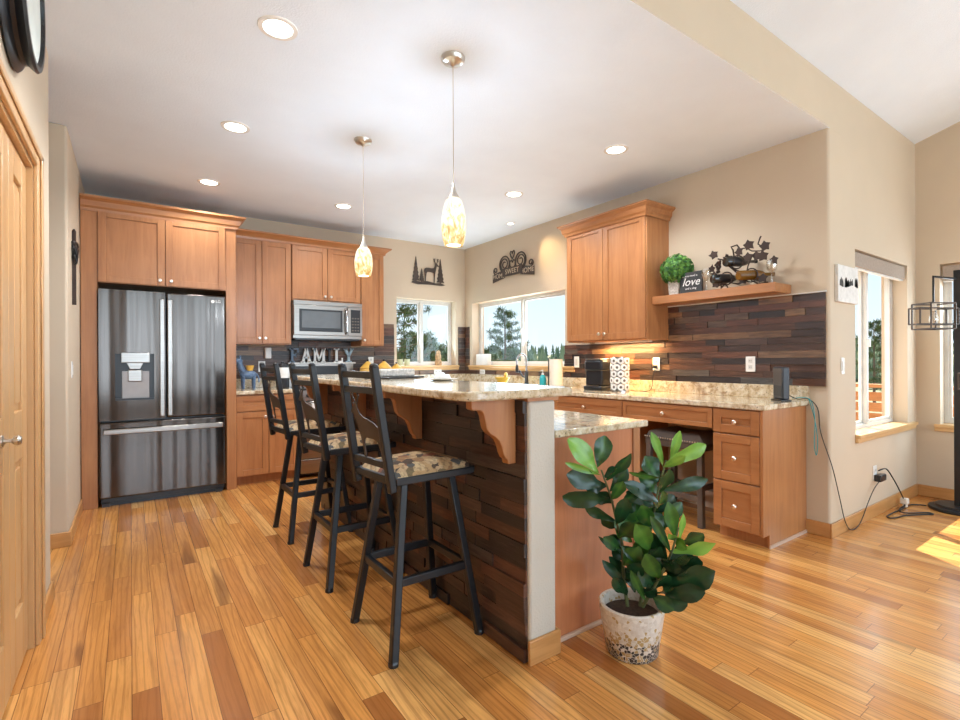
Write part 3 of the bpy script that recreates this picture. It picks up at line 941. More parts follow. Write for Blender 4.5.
# range
rg = thing('range', 'stainless slide-in range under the microwave', 'oven', (1.785, 5.5, 0))
bm = bmesh.new(); bx(bm, 1.408, 2.164, 5.20, 5.78, .03, .90); obj('body', bm, 'black', rg)
bm = bmesh.new(); bx(bm, 1.41, 2.162, 5.155, 5.2, .20, .78); od = obj('oven_door', bm, 'steel2', rg, bevel=.004)
bm = bmesh.new(); bx(bm, 1.50, 2.07, 5.151, 5.155, .34, .66); obj('oven_window', bm, 'black', od)
bm = bmesh.new(); tube(bm, [(1.46, 5.155, .74), (1.46, 5.11, .74), (2.11, 5.11, .74), (2.11, 5.155, .74)], .011, 8); obj('oven_handle', bm, 'chrome', od, smooth=True)
bm = bmesh.new(); bx(bm, 1.41, 2.162, 5.16, 5.2, .05, .19); obj('storage_drawer', bm, 'steel2', rg, bevel=.004)
bm = bmesh.new(); bx(bm, 1.41, 2.162, 5.16, 5.2, .79, .895); cpn = obj('control_panel', bm, 'steel2', rg, bevel=.004)
for i in range(4):
    bm = bmesh.new(); lathe(bm, [(.02, 0), (.018, -.025), (.001, -.026)], 14, (1.48+.2*i, 5.16, .845), 'y'); obj('knob', bm, 'black', cpn, smooth=True)
bm = bmesh.new(); bx(bm, 1.408, 2.164, 5.17, 5.70, .90, .918); obj('cooktop', bm, 'black', rg, bevel=.003)
bm = bmesh.new(); bx(bm, 1.408, 2.164, 5.70, 5.78, .90, 1.165); bg = obj('back_panel', bm, 'steel2', rg, bevel=.004)
bm = bmesh.new(); bx(bm, 1.50, 2.08, 5.696, 5.70, 1.04, 1.14); obj('display', bm, 'black', bg)
tw = bmesh.new()
prism(tw, [(5.088, .765), (5.135, .765), (5.135, .60), (5.125, .60), (5.125, .752), (5.098, .752), (5.098, .53), (5.088, .53)], 'yz', 1.50, 1.66)
tag(obj('dish_towel', tw, 'white', bevel=.003), 'white dish towel hung over the oven door handle', 'towel')

# sink run and desk on the right wall
XD = 3.235
add = facing('x', XD, -1)
dk = thing('drawer_cabinet', 'three-drawer maple cabinet at the open end of the desk counter', 'cabinet', (3.5, 1.69, 0))
bm = bmesh.new()
prism(bm, [(XD-.02, .085), (XD+.06, .085), (XD+.06, 0), (XS-.001, 0), (XS-.001, .876), (XD-.02, .876)], 'xz', 1.518, 1.536)
obj('end_panel', bm, 'cab', dk, bevel=.0015)
bm = bmesh.new(); base_body(bm, add, 1.536, 1.845, XS-XD-.001); obj('body', bm, 'cab', dk)
for a, b in ((.712, .868), (.402, .706), (.090, .396)):
    shaker('drawer', 'x', XD, -1, 1.538, 1.843, a, b, dk, (1.69, (a+b)/2))
bm = bmesh.new(); bx(bm, XD+.055, XS-.001, 1.510, 1.518, 0, .02); obj('shoe_molding', bm, 'shoe', dk, label='pale shoe molding')
pd = thing('pencil_drawer', 'wide shallow maple drawer spanning the desk knee space', 'drawer', (3.5, 2.22, .73))
bm = bmesh.new(); bx(bm, XD, XS-.05, 1.846, 2.598, .745, .876); obj('body', bm, 'cab', pd)
shaker('drawer_front', 'x', XD, -1, 1.848, 2.597, .732, .868, pd, (2.222, .80))
b3 = thing('base_cabinet', 'maple base cabinet with one drawer left of the knee space', 'cabinet', (3.5, 3.0, 0))
bm = bmesh.new(); base_body(bm, add, 2.60, 3.398, XS-XD-.001); obj('body', bm, 'cab', b3)
shaker('drawer', 'x', XD, -1, 2.604, 3.396, .715, .868, b3, (3.0, .79))
for a, b, k in ((2.604, 3.0, 2.96), (3.002, 3.396, 3.04)): shaker('door', 'x', XD, -1, a, b, .095, .708, b3, (k, .65))
b4 = thing('sink_cabinet', 'maple sink base cabinet below the faucet', 'cabinet', (3.5, 4.3, 0))
bm = bmesh.new(); base_body(bm, add, 3.40, 5.19, XS-XD-.001); obj('body', bm, 'cab', b4)
for k in range(4):
    a = 3.404+k*.445; shaker('door', 'x', XD, -1, a, a+.442, .095, .708, b4, (a+(.40 if k % 2 == 0 else .04), .65))
    shaker('drawer_front', 'x', XD, -1, a, a+.442, .715, .868, b4)

def slab(name, pts, z0, z1, label, splash=()):
    t = thing(name, label, 'countertop', (pts[0][0], pts[0][1], z0))
    bm = bmesh.new(); prism(bm, pts, 'xy', z0, z1); obj('slab', bm, 'granite', t, bevel=.006)
    for s in splash:
        obj('granite_backsplash', box(*s), 'granite', t, bevel=.003)
    return t
slab('countertop', [(.814, 5.18), (1.404, 5.18), (1.404, YB-.001), (.814, YB-.001)], .877, .914,
     'short granite countertop between refrigerator panel and range', [(.814, 1.404, YB-.022, YB-.001, .914, 1.011)])
slab('countertop', [(3.20, 1.50), (XS-.001, 1.50), (XS-.001, YB-.001), (2.168, YB-.001), (2.168, 5.18), (3.20, 5.18)], .877, .914,
     'long L-shaped speckled granite countertop along sink wall and desk',
     [(XS-.022, XS-.001, 1.50, YB-.001, .914, 1.011), (2.168, XS-.022, YB-.022, YB-.001, .914, 1.011)])

# ------------------------------------------------------------------ island
isl = thing('kitchen_island', 'island with strip-clad half wall and maple end panel', 'island', (1.6, 2.7, 0))
YI0, YI1 = 1.49, 4.08
bm = bmesh.new(); bx(bm, 1.282, 1.425, YI0, YI1, 0, 1.036); obj('half_wall', bm, 'post', isl, bevel=.012, seg=3, label='cream textured half wall')
bm = bmesh.new(); bx(bm, 1.27, 1.435, YI0-.006, YI1, 1.036, 1.049); obj('top_trim', bm, 'caby', isl)
obj('wood_cladding', boards('x', 1.282, -1, YI0+.014, YI1, .004, 1.04, .053, seed=11, tone=.72), 'tile', isl, label='dark reclaimed wood strips, toned down for shade')  # tone scaled down: shade on this face is put into the board colours
bm = bmesh.new(); bx(bm, 1.27, 1.437, YI0-.014, YI0, 0, .097); bx(bm, 1.425, 1.438, YI0, 1.543, 0, .097)
obj('base_trim', bm, 'oakx', isl, bevel=.004, label='honey oak base trim')
bm = bmesh.new(); bx(bm, 1.426, 2.03, 1.545, YI1, 0, .876); obj('body', bm, 'cabr', isl, bevel=.002)
bm = bmesh.new(); bx(bm, 1.985, 2.035, 1.538, 1.546, 0, .876); obj('corner_stile', bm, 'cab', isl, bevel=.002)
bm = bmesh.new(); bx(bm, 1.438, 2.03, 1.528, 1.545, 0, .018); obj('shoe_molding', bm, 'shoe', isl, bevel=.004, label='pale shoe molding')
addI = facing('x', 2.03, 1)
for k in range(4):
    a = 1.60+k*.61
    shaker('drawer', 'x', 2.03, 1, a, a+.60, .715, .868, isl, (a+.3, .79))
    shaker('door', 'x', 2.03, 1, a, a+.60, .095, .708, isl, (a+.05, .65))
# corbels under the bar
def corbel(y):
    q = [(1, 0), (1, 1), (.82, 1), (.80, .93), (.75, .90), (.70, .82), (.665, .72), (.61, .63), (.52, .57), (.41, .52), (.33, .44), (.30, .34), (.275, .25), (.24, .19), (.18, .16), (.03, .155), (0, .13), (0, 0)]
    prof = [(.215*(1-a), -.265*b) for a, b in q]
    bm = bmesh.new()
    prism(bm, [(1.268-u, 1.049+v) for u, v in prof], 'xz', y-.02, y+.02)
    obj('corbel', bm, 'cab', isl, bevel=.003)
for y in (1.575, 2.36, 3.13, 3.91): corbel(y)

def rounded(pts, r, n=6):
    out = []
    for i, p in enumerate(pts):
        p = Vector(p); a = (Vector(pts[i-1])-p).normalized(); b = (Vector(pts[(i+1) % len(pts)])-p).normalized()
        rr = r[i] if isinstance(r, (list, tuple)) else r
        for k in range(n+1):
            t = k/n
            q = (1-t)**2*(p+a*rr) + 2*t*(1-t)*p + t*t*(p+b*rr)
            out.append((q.x, q.y))
    return out
bt = bmesh.new(); prism(bt, rounded([(.965, 1.455), (1.53, 1.475), (1.53, 4.15), (1.03, 4.15)], [.12, .05, .05, .08]), 'xy', 1.05, 1.085)
o = thing('countertop', 'raised granite bar top on the island', 'countertop', (1.25, 2.8, 1.05)); obj('slab', bt, 'granite', o, bevel=.008)
lt = bmesh.new(); prism(lt, [(1.427, 1.49), (2.035, 1.49), (2.035, 4.12), (1.427, 4.12)], 'xy', .877, .908)
o = thing('countertop', 'lower granite worktop on the kitchen side of the island', 'countertop', (1.7, 2.8, .877)); obj('slab', lt, 'granite', o, bevel=.006)

# ------------------------------------------------------------------ bar stools
DEER = [(-.30, .02), (-.27, .02), (-.255, .22), (-.235, .36), (-.20, .43), (-.10, .44), (.04, .43), (.10, .40), (.115, .20), (.105, .02), (.14, .02),
        (.155, .22), (.175, .40), (.20, .50), (.225, .62), (.25, .70), (.33, .685), (.345, .72), (.30, .765), (.265, .80), (.275, .84), (.25, .83), (.235, .81),
        (.20, .80), (.165, .835), (.17, .795), (.175, .76), (.15, .68), (.10, .615), (.0, .60), (-.15, .61), (-.26, .60), (-.32, .56), (-.345, .48),
        (-.325, .38), (-.315, .22)]
ANTL = [[(.235, .80), (.29, .90), (.275, 1.02)], [(.26, .86), (.335, .93)], [(.285, .93), (.34, 1.01)],
        [(.205, .80), (.14, .90), (.16, 1.02)], [(.18, .85), (.105, .92)], [(.15, .93), (.09, 1.0)]]
ELK = [(-.36, .0), (-.32, .0), (-.30, .18), (-.25, .30), (-.15, .33), (.06, .33), (.12, .28), (.125, .0), (.165, .0), (.175, .22), (.20, .34),
       (.235, .46), (.27, .58), (.30, .655), (.37, .65), (.385, .69), (.335, .735), (.29, .775), (.30, .815), (.265, .80), (.225, .80), (.19, .81),
       (.20, .77), (.19, .72), (.15, .66), (.07, .62), (-.08, .59), (-.22, .55), (-.32, .49), (-.385, .40), (-.39, .28), (-.365, .16)]
def deer_plate(bm, to3, s, th, flip=1, poly=None):
    """silhouette laid in the plane spanned by to3(u, v, w)"""
    def pr(pts):
        A = [bm.verts.new(to3(flip*u*s, v*s, 0)) for u, v in pts]; B = [bm.verts.new(to3(flip*u*s, v*s, th)) for u, v in pts]
        bm.faces.new(A); bm.faces.new(B[::-1]); n = len(pts)
        for i in range(n): bm.faces.new((A[i], B[i], B[(i+1) % n], A[(i+1) % n]))
    pr(poly or DEER)
    for br in ANTL:
        for (a, b) in zip(br, br[1:]):
            a, b = Vector(a), Vector(b); nrm = Vector((-(b-a).y, (b-a).x)).normalized()*.013
            pr([tuple(a+nrm), tuple(a-nrm), tuple(b-nrm*.6), tuple(b+nrm*.6)])

def make_stool():
    t = thing('bar_stool', 'black', 'stool', (0, 0, 0), 'black iron bar stools along the island')
    # swivel base, square to the island
    feet = [(-.205, -.205), (-.205, .205), (.205, -.205), (.205, .205)]
    top = .115
    for fx, fy in feet:
        bm = bmesh.new()
        bar(bm, (fx, fy, .006), (math.copysign(top, fx), math.copysign(top, fy), .695), .033, .033, up=(0, 1, 0))
        lg = obj('leg', bm, 'blackm', t, bevel=.005)
        bm = bmesh.new(); lathe(bm, [(.021, 0), (.021, .012), (.017, .02)], 12, (fx, fy, 0)); obj('foot_glide', bm, 'black', lg)
    zf = .30; k = .205 - (.205-top)*(zf/.695)
    q = [(-k, -k), (k, -k), (k, k), (-k, k)]
    for i in range(4):
        bm = bmesh.new(); a, b = q[i], q[(i+1) % 4]
        bar(bm, (*a, zf), (*b, zf), .024, .034); obj('foot_rail', bm, 'blackm', t, bevel=.004)
    bm = bmesh.new(); bx(bm, -.15, .15, -.15, .15, .69, .712); lathe(bm, [(.10, .712), (.10, .722)], 20); obj('swivel_plate', bm, 'blackm', t, bevel=.004)
    # seat group is turned a little on the swivel
    R = Matrix.Rotation(math.radians(7), 3, 'Z'); off = Vector((-.045, -.10, 0))
    def turn(bm):
        for v in bm.verts: v.co = R @ v.co + off
        return bm
    bm = bmesh.new()
    for a, b in (((-.195, -.14), (.172, -.17)), ((.172, -.17), (.172, .18)), ((.172, .18), (-.195, .15)), ((-.195, .15), (-.195, -.14))):
        bar(bm, (*a, .735), (*b, .735), .025, .03)
    bx(bm, -.18, .16, -.14, .15, .722, .73)
    obj('seat_frame', turn(bm), 'blackm', t, bevel=.004)
    bm = bmesh.new()
    n = 12; rows = []
    for i in range(n+1):
        row = []
        for j in range(n+1):
            u, v = i/n*2-1, j/n*2-1
            x = u*.192-.008; y = v*(.15 + .03*(u+1)/2)
            e = max(abs(u), abs(v)); crownz = .042*(1-e**6) + .008*(1-u*u)*(1-v*v)
            row.append(bm.verts.new((x, y, .745+crownz)))
        rows.append(row)
    for i in range(n):
        for j in range(n): bm.faces.new((rows[i][j], rows[i+1][j], rows[i+1][j+1], rows[i][j+1]))
    edge = [rows[i][0] for i in range(n+1)] + [rows[n][j] for j in range(1, n+1)] + [rows[i][n] for i in range(n-1, -1, -1)] + [rows[0][j] for j in range(n-1, 0, -1)]
    bm.faces.new(edge[::-1])
    obj('seat_cushion', turn(bm), 'fabric', t, smooth=True, label='tan and brown patterned seat cushion')
    lean = .075
    X = lambda z: -.205 - lean*(z-.70)/.49
    for s in (-1, 1):
        bm = bmesh.new(); bar(bm, (X(.695), s*.135, .695), (X(1.178), s*.127, 1.178), .031, .028, up=(0, 1, 0))
        sphere(bm, (X(1.178), s*.127, 1.178), .018, 1, .9, .7, 6)
        obj('back_post', turn(bm), 'blackm', t, bevel=.005)
    for z in (1.145, 1.085, .80, .745):
        bm = bmesh.new(); bar(bm, (X(z), -.127, z), (X(z), .127, z), .02, .026); obj('back_rail', turn(bm), 'blackm', t, bevel=.003)
    bm = bmesh.new()
    deer_plate(bm, lambda u, v, w: (X(.80+v)+w-.003, u-.01, .80+v), .285, .005, poly=ELK)
    obj('deer_cutout', turn(bm), 'iron', t, label='brown cut-metal deer')
    return t
st = make_stool()
spots = [((1.045, 2.0, 0), 'black iron bar stool with deer back, nearest to the camera at the island'),
         ((1.045, 2.77, 0), 'black iron bar stool between the two others at the island'),
         ((1.06, 3.59, 0), 'black iron bar stool farthest along the island, nearest the refrigerator')]
for i, (p, lb) in enumerate(spots):
    if i == 0: st.location = p; st['label'] = lb
    else: dup(st, p, None, lb)

# saddle stool in the knee space
ss = thing('saddle_stool', 'low stool with brown upholstered seat tucked under the desk', 'stool', (3.48, 2.21, 0))
for x in (3.31, 3.66):
    for y in (1.985, 2.435):
        bm = bmesh.new(); bar(bm, (x, y, 0), (x+(.015 if x < 3.5 else -.015), y+(.015 if y < 2.2 else -.015), .585), .04, .04, up=(0, 1, 0)); obj('leg', bm, 'legs', ss, bevel=.003)
for a, b, z in (((3.31, 1.985), (3.31, 2.435), .20), ((3.66, 1.985), (3.66, 2.435), .20), ((3.31, 1.985), (3.66, 1.985), .28), ((3.31, 2.435), (3.66, 2.435), .28)):
    bm = bmesh.new(); bar(bm, (*a, z), (*b, z), .022, .04); obj('stretcher', bm, 'legs', ss, bevel=.003)
bm = bmesh.new(); bx(bm, 3.30, 3.67, 1.975, 2.445, .54, .59); obj('apron', bm, 'legs', ss, bevel=.004)
bm = bmesh.new(); n = 14; rows = []
for i in range(n+1):
    rows.append([])
    for j in range(n+1):
        u, v = i/n*2-1, j/n*2-1; e = max(abs(u), abs(v))
        rows[-1].append(bm.verts.new((3.485+u*.195, 2.21+v*.245, .592+.062*(1-e**8)+.022*v*v*(1-e**8))))
for i in range(n):
    for j in range(n): bm.faces.new((rows[i][j], rows[i+1][j], rows[i+1][j+1], rows[i][j+1]))
cu = obj('seat_cushion', bm, 'grey', ss, smooth=True)
bm = bmesh.new()
for j in range(24):
    sphere(bm, (3.289, 1.98+j*.02, .605), .006, .6, 1, 1, 4)
obj('nailhead_trim', bm, 'knob', cu)

# ------------------------------------------------------------------ ceiling lights
def recessed(x, y, label, power=9):
    t = thing('recessed_light', label, 'ceiling light', (x, y, H), 'recessed lights in the kitchen ceiling')
    bm = bmesh.new()
    lathe(bm, [(.062, -.001), (.066, -.006), (.086, -.005), (.088, -.0005)], 32, (x, y, H), cap=False); obj('trim_ring', bm, 'white', t, smooth=True)
    bm = bmesh.new(); lathe(bm, [(.064, -.001), (.064, -.004), (.001, -.006)], 32, (x, y, H), cap=True); obj('diffuser', bm, 'lamp', t, smooth=True)
    light('recessed_lamp', 'SPOT', (x, y, H-.02), power, (.96, .98, 1.0), (0, 0, -1), spot_size=math.radians(150), spot_blend=.6, shadow_soft_size=.06)
LIT = [(.565, 2.423, 'round recessed light nearest the camera above the open floor'),
       (.572, 3.607, 'round recessed light in the middle of the row toward the refrigerator'),
       (.558, 4.847, 'round recessed light closest to the refrigerator cabinet crown'),
       (1.746, 4.845, 'round recessed light in front of the microwave, left of the far pendant cord'),
       (2.928, 2.414, 'round recessed light in front of the sink wall cabinet'),
       (2.927, 3.603, 'round recessed light between the near pendant and the sink window')]
for x, y, lb in LIT: recessed(x, y, lb, 48 if y < 4 else 24)
# small eyeball light near the sink wall
t = thing('recessed_light', 'tiny eyeball ceiling light close to the sink window corner', 'ceiling light', (3.52, 4.40, H))
bm = bmesh.new(); lathe(bm, [(.03, -.001), (.034, -.006), (.05, -.004), (.051, 0)], 24, (3.52, 4.40, H), cap=False); obj('trim_ring', bm, 'white', t, smooth=True)
bm = bmesh.new(); lathe(bm, [(.032, -.001), (.03, -.008), (.001, -.012)], 24, (3.52, 4.40, H)); obj('diffuser', bm, 'lamp', t, smooth=True)
light('eyeball_lamp', 'SPOT', (3.50, 4.38, H-.03), 16, (1.0, .72, .38), (.30, -.36, -.40), spot_size=math.radians(55), spot_blend=1, shadow_soft_size=.02)

def pendant(x, y, zb, zt, label):
    t = thing('pendant_light', label, 'pendant light', (x, y, H), 'blown glass pendants over the island')
    bm = bmesh.new(); lathe(bm, [(.062, 0), (.062, -.006), (.052, -.022), (.018, -.030), (.006, -.045)], 32, (x, y, H)); obj('canopy', bm, 'nickel', t, smooth=True)
    bm = bmesh.new(); tube(bm, [(x, y, H-.04), (x, y, zt+.075)], .0022, 6); obj('cord', bm, 'nickel', t, smooth=True)
    bm = bmesh.new(); lathe(bm, [(.004, .085), (.007, .06), (.014, .03), (.028, .004), (.03, -.008), (.001, -.01)], 24, (x, y, zt)); obj('cap', bm, 'nickel', t, smooth=True)
    bm = bmesh.new(); h = zt-zb
    prof = [(.030, 0), (.046, -.08), (.059, -.25), (.066, -.48), (.066, -.62), (.062, -.80), (.054, -.94), (.048, -1.0)]
    lathe(bm, [(r*.95, z*h) for r, z in prof], 32, (x, y, zt), cap=False); obj('glass_shade', bm, 'pendant', t, smooth=True, label='mottled cream and amber glass shade')
    bm = bmesh.new(); lathe(bm, [(.036, -.985), (.036, -.975), (.001, -.97)], 20, (x, y, zt-0), cap=True)
    for v in bm.verts: v.co.z = zt + (v.co.z-zt)*h
    obj('bulb', bm, 'bulb', t)
    light('pendant_lamp', 'POINT', (x, y, zb+.09), 31, (.68, .84, 1.0), shadow_soft_size=.03)
pendant(1.354, 2.155, 1.783, 2.028, 'blown glass pendant over the island nearer the camera')
pendant(1.338, 3.317, 1.79, 1.992, 'blown glass pendant over the island nearer the microwave')
# glow under the sink wall cabinet
uc = thing('undercabinet_light', 'slim light bar under the cabinet beside the sink window', 'light', (3.70, 3.0, 1.36))
bm = bmesh.new(); bx(bm, 3.68, 3.72, 2.68, 3.3, 1.35, 1.364); obj('housing', bm, 'led', uc)
light('undercabinet_lamp', 'AREA', (3.72, 2.98, 1.347), 9, (1.0, .64, .28), shape='RECTANGLE', size=.04, size_y=.6)

# ------------------------------------------------------------------ switches and outlets
def plate(kind, axis, pos, out, u, z, label, w=.07, h=.115, dev=True):
    t = thing(kind, label, 'outlet' if kind == 'wall_outlet' else 'switch', (pos, u, z) if axis == 'x' else (u, pos, z))
    add = facing(axis, pos, out)
    bm = bmesh.new(); add(bm, u-w/2, u+w/2, z-h/2, z+h/2, .0005, .006); obj('cover_plate', bm, 'white', t, bevel=.002)
    bm = bmesh.new()
    if kind == 'wall_outlet':
        a, b = (.017, .02) if h > w else (.02, .017)
        for s in (-1, 1):
            du, dz = (0, s*.024) if h > w else (s*.024, 0)
            add(bm, u+du-a*.9, u+du+a*.9, z+dz-b*.8, z+dz+b*.8, .006, .008)
            for q in (-.006, .006): pass
        obj('receptacle', bm, 'trimw', t, bevel=.001)
        bm = bmesh.new()
        for s in (-1, 1):
            du, dz = (0, s*.024) if h > w else (s*.024, 0)
            for q in (-.006, .006): add(bm, u+du+q-.0012, u+du+q+.0012, z+dz-.005, z+dz+.005, .0079, .0084)
        obj('slots', bm, 'black', t)
    else:
        add(bm, u-.016, u+.016, z-.034, z+.034, .006, .0095); obj('rocker', bm, 'trimw', t, bevel=.001)
    return t
plate('wall_outlet', 'x', XS-.02, -1, 2.70, 1.158, 'white outlet with a black plug between mug rack and shelf wall')
plate('wall_outlet', 'x', XS-.02, -1, 1.884, 1.161, 'white outlet on wood strips left of the router')
plate('light_switch', 'x', XS-.02, -1, 3.66, 1.175, 'white switch behind the coffee maker')
plate('wall_outlet', 'y', YB-.02, -1, 2.42, 1.185, 'white outlet above the mustard canisters')
plate('wall_outlet', 'y', YB-.02, -1, 1.165, 1.14, 'white outlet on wood strips near the refrigerator')
plate('wall_outlet', 'y', YB-.02, -1, 3.37, 1.045, 'sideways white outlet under the deer window', .115, .06)
plate('wall_outlet', 'x', XS-.02, -1, 5.36, 1.045, 'sideways white outlet under the sink window corner', .115, .06)
plate('light_switch', 'x', XL, 1, 4.42, 1.145, 'white switch on the left wall before the refrigerator')
plate('light_switch', 'y', Y1, -1, 4.03, 1.148, 'white switch below the winter print', .05, .115)
plate('wall_outlet', 'y', Y1, -1, 4.635, .325, 'white outlet low under the dining window holding an adapter')
pg = bmesh.new(); bx(pg, 4.60, 4.72, Y1-.052, Y1-.0095, .268, .318)
tag(obj('power_adapter', pg, 'black', bevel=.006), 'black power adapter plugged in under the dining window', 'adapter')
pg = bmesh.new(); bx(pg, 1.19, 1.255, YB-.075, YB-.022, 1.225, 1.345)
tag(obj('night_light', pg, 'white', bevel=.01), 'white plug-in unit above the outlet near the refrigerator', 'night light')
pg = bmesh.new(); bx(pg, XS-.052, XS-.029, 2.684, 2.716, 1.12, 1.15)
tag(obj('power_plug', pg, 'black', bevel=.004), 'black plug in the outlet beside the mug rack', 'plug')

# ------------------------------------------------------------------ wall decoration
def tree_poly(cx, w, z0, z1):
    pts = [(cx-.008, z0), (cx-.008, z0+.02)]; n = 6; L_ = []; R_ = []
    for k in range(n):
        a = z0+.02+(z1-z0-.02)*k/n; q = w/2*(1-k/n)
        L_ += [(cx-q, a), (cx-q*.62, a+(z1-z0)/n*.55)]; R_ += [(cx+q, a), (cx+q*.62, a+(z1-z0)/n*.55)]
    return pts + L_ + [(cx, z1)] + R_[::-1] + [(cx+.008, z0+.02), (cx+.008, z0)]
da = thing('deer_wall_art', 'cut-metal deer among pines above the far window', 'wall art', (3.24, YB, 2.2))
bm = bmesh.new(); prism(bm, [(2.985, 2.215), (3.02, 2.245), (3.12, 2.235), (3.22, 2.25), (3.35, 2.23), (3.42, 2.24), (3.50, 2.215), (3.44, 2.20), (3.25, 2.205), (3.08, 2.195)], 'xz', YB-.014, YB-.008); obj('ground_strip', bm, 'iron', da)
for c, w, z1 in ((3.055, .115, 2.565), (3.14, .085, 2.41), (3.425, .125, 2.565)):
    bm = bmesh.new(); prism(bm, tree_poly(c, w, 2.225, z1), 'xz', YB-.012, YB-.006); obj('pine_cutout', bm, 'iron', da)
bm = bmesh.new(); deer_plate(bm, lambda u, v, w: (3.285+u, YB-.018+w, 2.23+v), .325, .006); obj('deer_cutout', bm, 'iron', da)

sa = thing('scroll_wall_art', 'scrolled iron HOME SWEET HOME sign above the sink window', 'wall art', (XS, 4.73, 2.2))
def yz(y, z, x=XS-.014): return (x, y, z)
def spiral(cy, cz, r, a0, turns, s=1, n=36):
    return [yz(cy + s*r*(1-.72*k/n)*math.cos(a0+2*PI*turns*k/n), cz + r*(1-.72*k/n)*math.sin(a0+2*PI*turns*k/n)) for k in range(n+1)]
for cy, s in ((4.885, 1), (4.575, -1)):
    bm = bmesh.new(); tube(bm, [yz(cy+s*.098*math.cos(2*PI*k/28), 2.39+.098*math.sin(2*PI*k/28)) for k in range(28)], .0085, 6, True)
    tube(bm, spiral(cy, 2.39, .085, -PI/2, 1.6, s), .007, 6); obj('scroll_ring', bm, 'iron', sa, smooth=True)
for cy, s in ((5.07, 1), (4.39, -1)):
    bm = bmesh.new(); tube(bm, [yz(cy-s*.08, 2.30), yz(cy-s*.05, 2.295)] + spiral(cy, 2.335, .045, -PI/2, 1.3, s), .008, 6); obj('scroll_end', bm, 'iron', sa, smooth=True)
bm = bmesh.new()
for s in (1, -1):
    tube(bm, [yz(4.73, 2.43), yz(4.73+s*.03, 2.47), yz(4.73+s*.045, 2.505), yz(4.73+s*.03, 2.53), yz(4.73+s*.01, 2.52), yz(4.73, 2.495)], .008, 6)
    tube(bm, [yz(4.73, 2.30), yz(4.73+s*.05, 2.35), yz(4.73+s*.055, 2.40), yz(4.73+s*.02, 2.42), yz(4.73, 2.39)], .008, 6)
obj('heart_scroll', bm, 'iron', sa, smooth=True)
for (y0, y1, zc, tx, tl) in ((5.13, 4.88, 2.255, 'HOME', -.02), (4.92, 4.54, 2.285, 'SWEET', 0), (4.58, 4.33, 2.255, 'HOME', .02)):
    bm = bmesh.new(); hw = .052
    pts = [(y0, zc-hw+tl), (y0, zc+hw+tl), (y1, zc+hw-tl), (y1, zc-hw-tl)]
    dx = .006 if tx == 'SWEET' else 0
    prism(bm, pts, 'yz', XS-.016-dx, XS-.010-dx)
    bn = obj('banner', bm, 'iron', sa)
    obj('lettering', text_bm(tx, .085, ((XS-.0165-dx), (y0+y1)/2, zc), (0, -1, tl*1.5), (0, tl*1.5, 1), .0008, 1.02), 'wall', bn)

wo = thing('iron_wall_ornament', 'slim dark iron ornament with knotted centre on left wall', 'wall art', (XL, 4.50, 1.6))
bm = bmesh.new(); bar(bm, (XL+.010, 4.50, 1.60), (XL+.010, 4.50, 2.12), .012, .026, up=(1, 0, 0)); sphere(bm, (XL+.011, 4.50, 2.12), .014, .7, 1, 1, 6); obj('rod', bm, 'bronze', wo, bevel=.003)
bm = bmesh.new()
for k in range(5):
    a = k*1.2; tube(bm, [(XL+.018+.010*math.sin(t*2+a), 4.51+.075*math.cos(t+a), 1.965+.06*math.sin(t)+.02*math.cos(a)) for t in [2*PI*j/18 for j in range(18)]], .007, 6, True)
obj('knot', bm, 'blackm', wo, smooth=True)

ck = thing('wall_clock', 'large round black wall clock above the closet door', 'clock', (XL, 2.29, 2.47))
bm = bmesh.new(); lathe(bm, [(.255, .001), (.262, .008), (.255, .016), (.235, .028), (.232, .040), (.243, .052), (.25, .062), (.244, .070), (.226, .070), (.222, .058), (.001, .056)], 56, (XL, 2.29, 2.47), 'x'); obj('case', bm, 'blackm', ck, smooth=True)
bm = bmesh.new(); lathe(bm, [(.22, .0565), (.22, .058), (.001, .0582)], 48, (XL, 2.29, 2.47), 'x'); obj('dial', bm, 'chalk', ck)
bm = bmesh.new()
bar(bm, (XL+.061, 2.29, 2.47), (XL+.061, 2.37, 2.56), .008, .002, up=(1, 0, 0)); bar(bm, (XL+.062, 2.29, 2.47), (XL+.062, 2.22, 2.63), .006, .002, up=(1, 0, 0))
obj('hands', bm, 'black', ck)
bm = bmesh.new(); lathe(bm, [(.222, .066), (.222, .0675), (.001, .0676)], 48, (XL, 2.29, 2.47), 'x'); obj('cover_glass', bm, 'glass', ck)

pc = thing('wall_print', 'small winter photo canvas left of the dining window', 'picture', (4.1, Y1, 1.7))
bm = bmesh.new(); bx(bm, 3.905, 4.262, Y1-.022, Y1-.001, 1.585, 1.838); obj('canvas', bm, 'print', pc, bevel=.002)
bm = bmesh.new(); rnd = random.Random(2)
for k in range(26):
    x = 3.93+rnd.random()*.31; h = .02+.05*rnd.random(); w = .006+.012*rnd.random(); z = 1.70+.012*math.sin(x*20)
    prism(bm, [(x-w, z), (x-w*.6, z+h*.7), (x, z+h), (x+w*.7, z+h*.6), (x+w, z)], 'xz', Y1-.0235, Y1-.022)
obj('printed_trees', bm, 'printdark', pc)

def roller(n, axis, pos, u0, u1, z0, z1, label):
    t = thing('window_shade', label, 'shade', (pos, u0, z1) if axis == 'x' else (u0, pos, z1))
    out = -1; add = facing(axis, pos, out)
    bm = bmesh.new(); add(bm, u0, u1, z0, z1, -.05, 0); obj('valance', bm, 'shade', t, bevel=.004)
    bm = bmesh.new(); add(bm, u0, u1, z0-.012, z0, -.04, -.01); obj('bottom_rail', bm, 'trimw', t, bevel=.003)
roller(0, 'y', Y1+.012, 4.29, 5.41, 1.872, 1.978, 'rolled taupe window shade on the dining window left of the corner')
roller(1, 'x', X2+.012, .07, 1.20, 1.86, 1.985, 'rolled taupe window shade on the window behind the floor lamp')

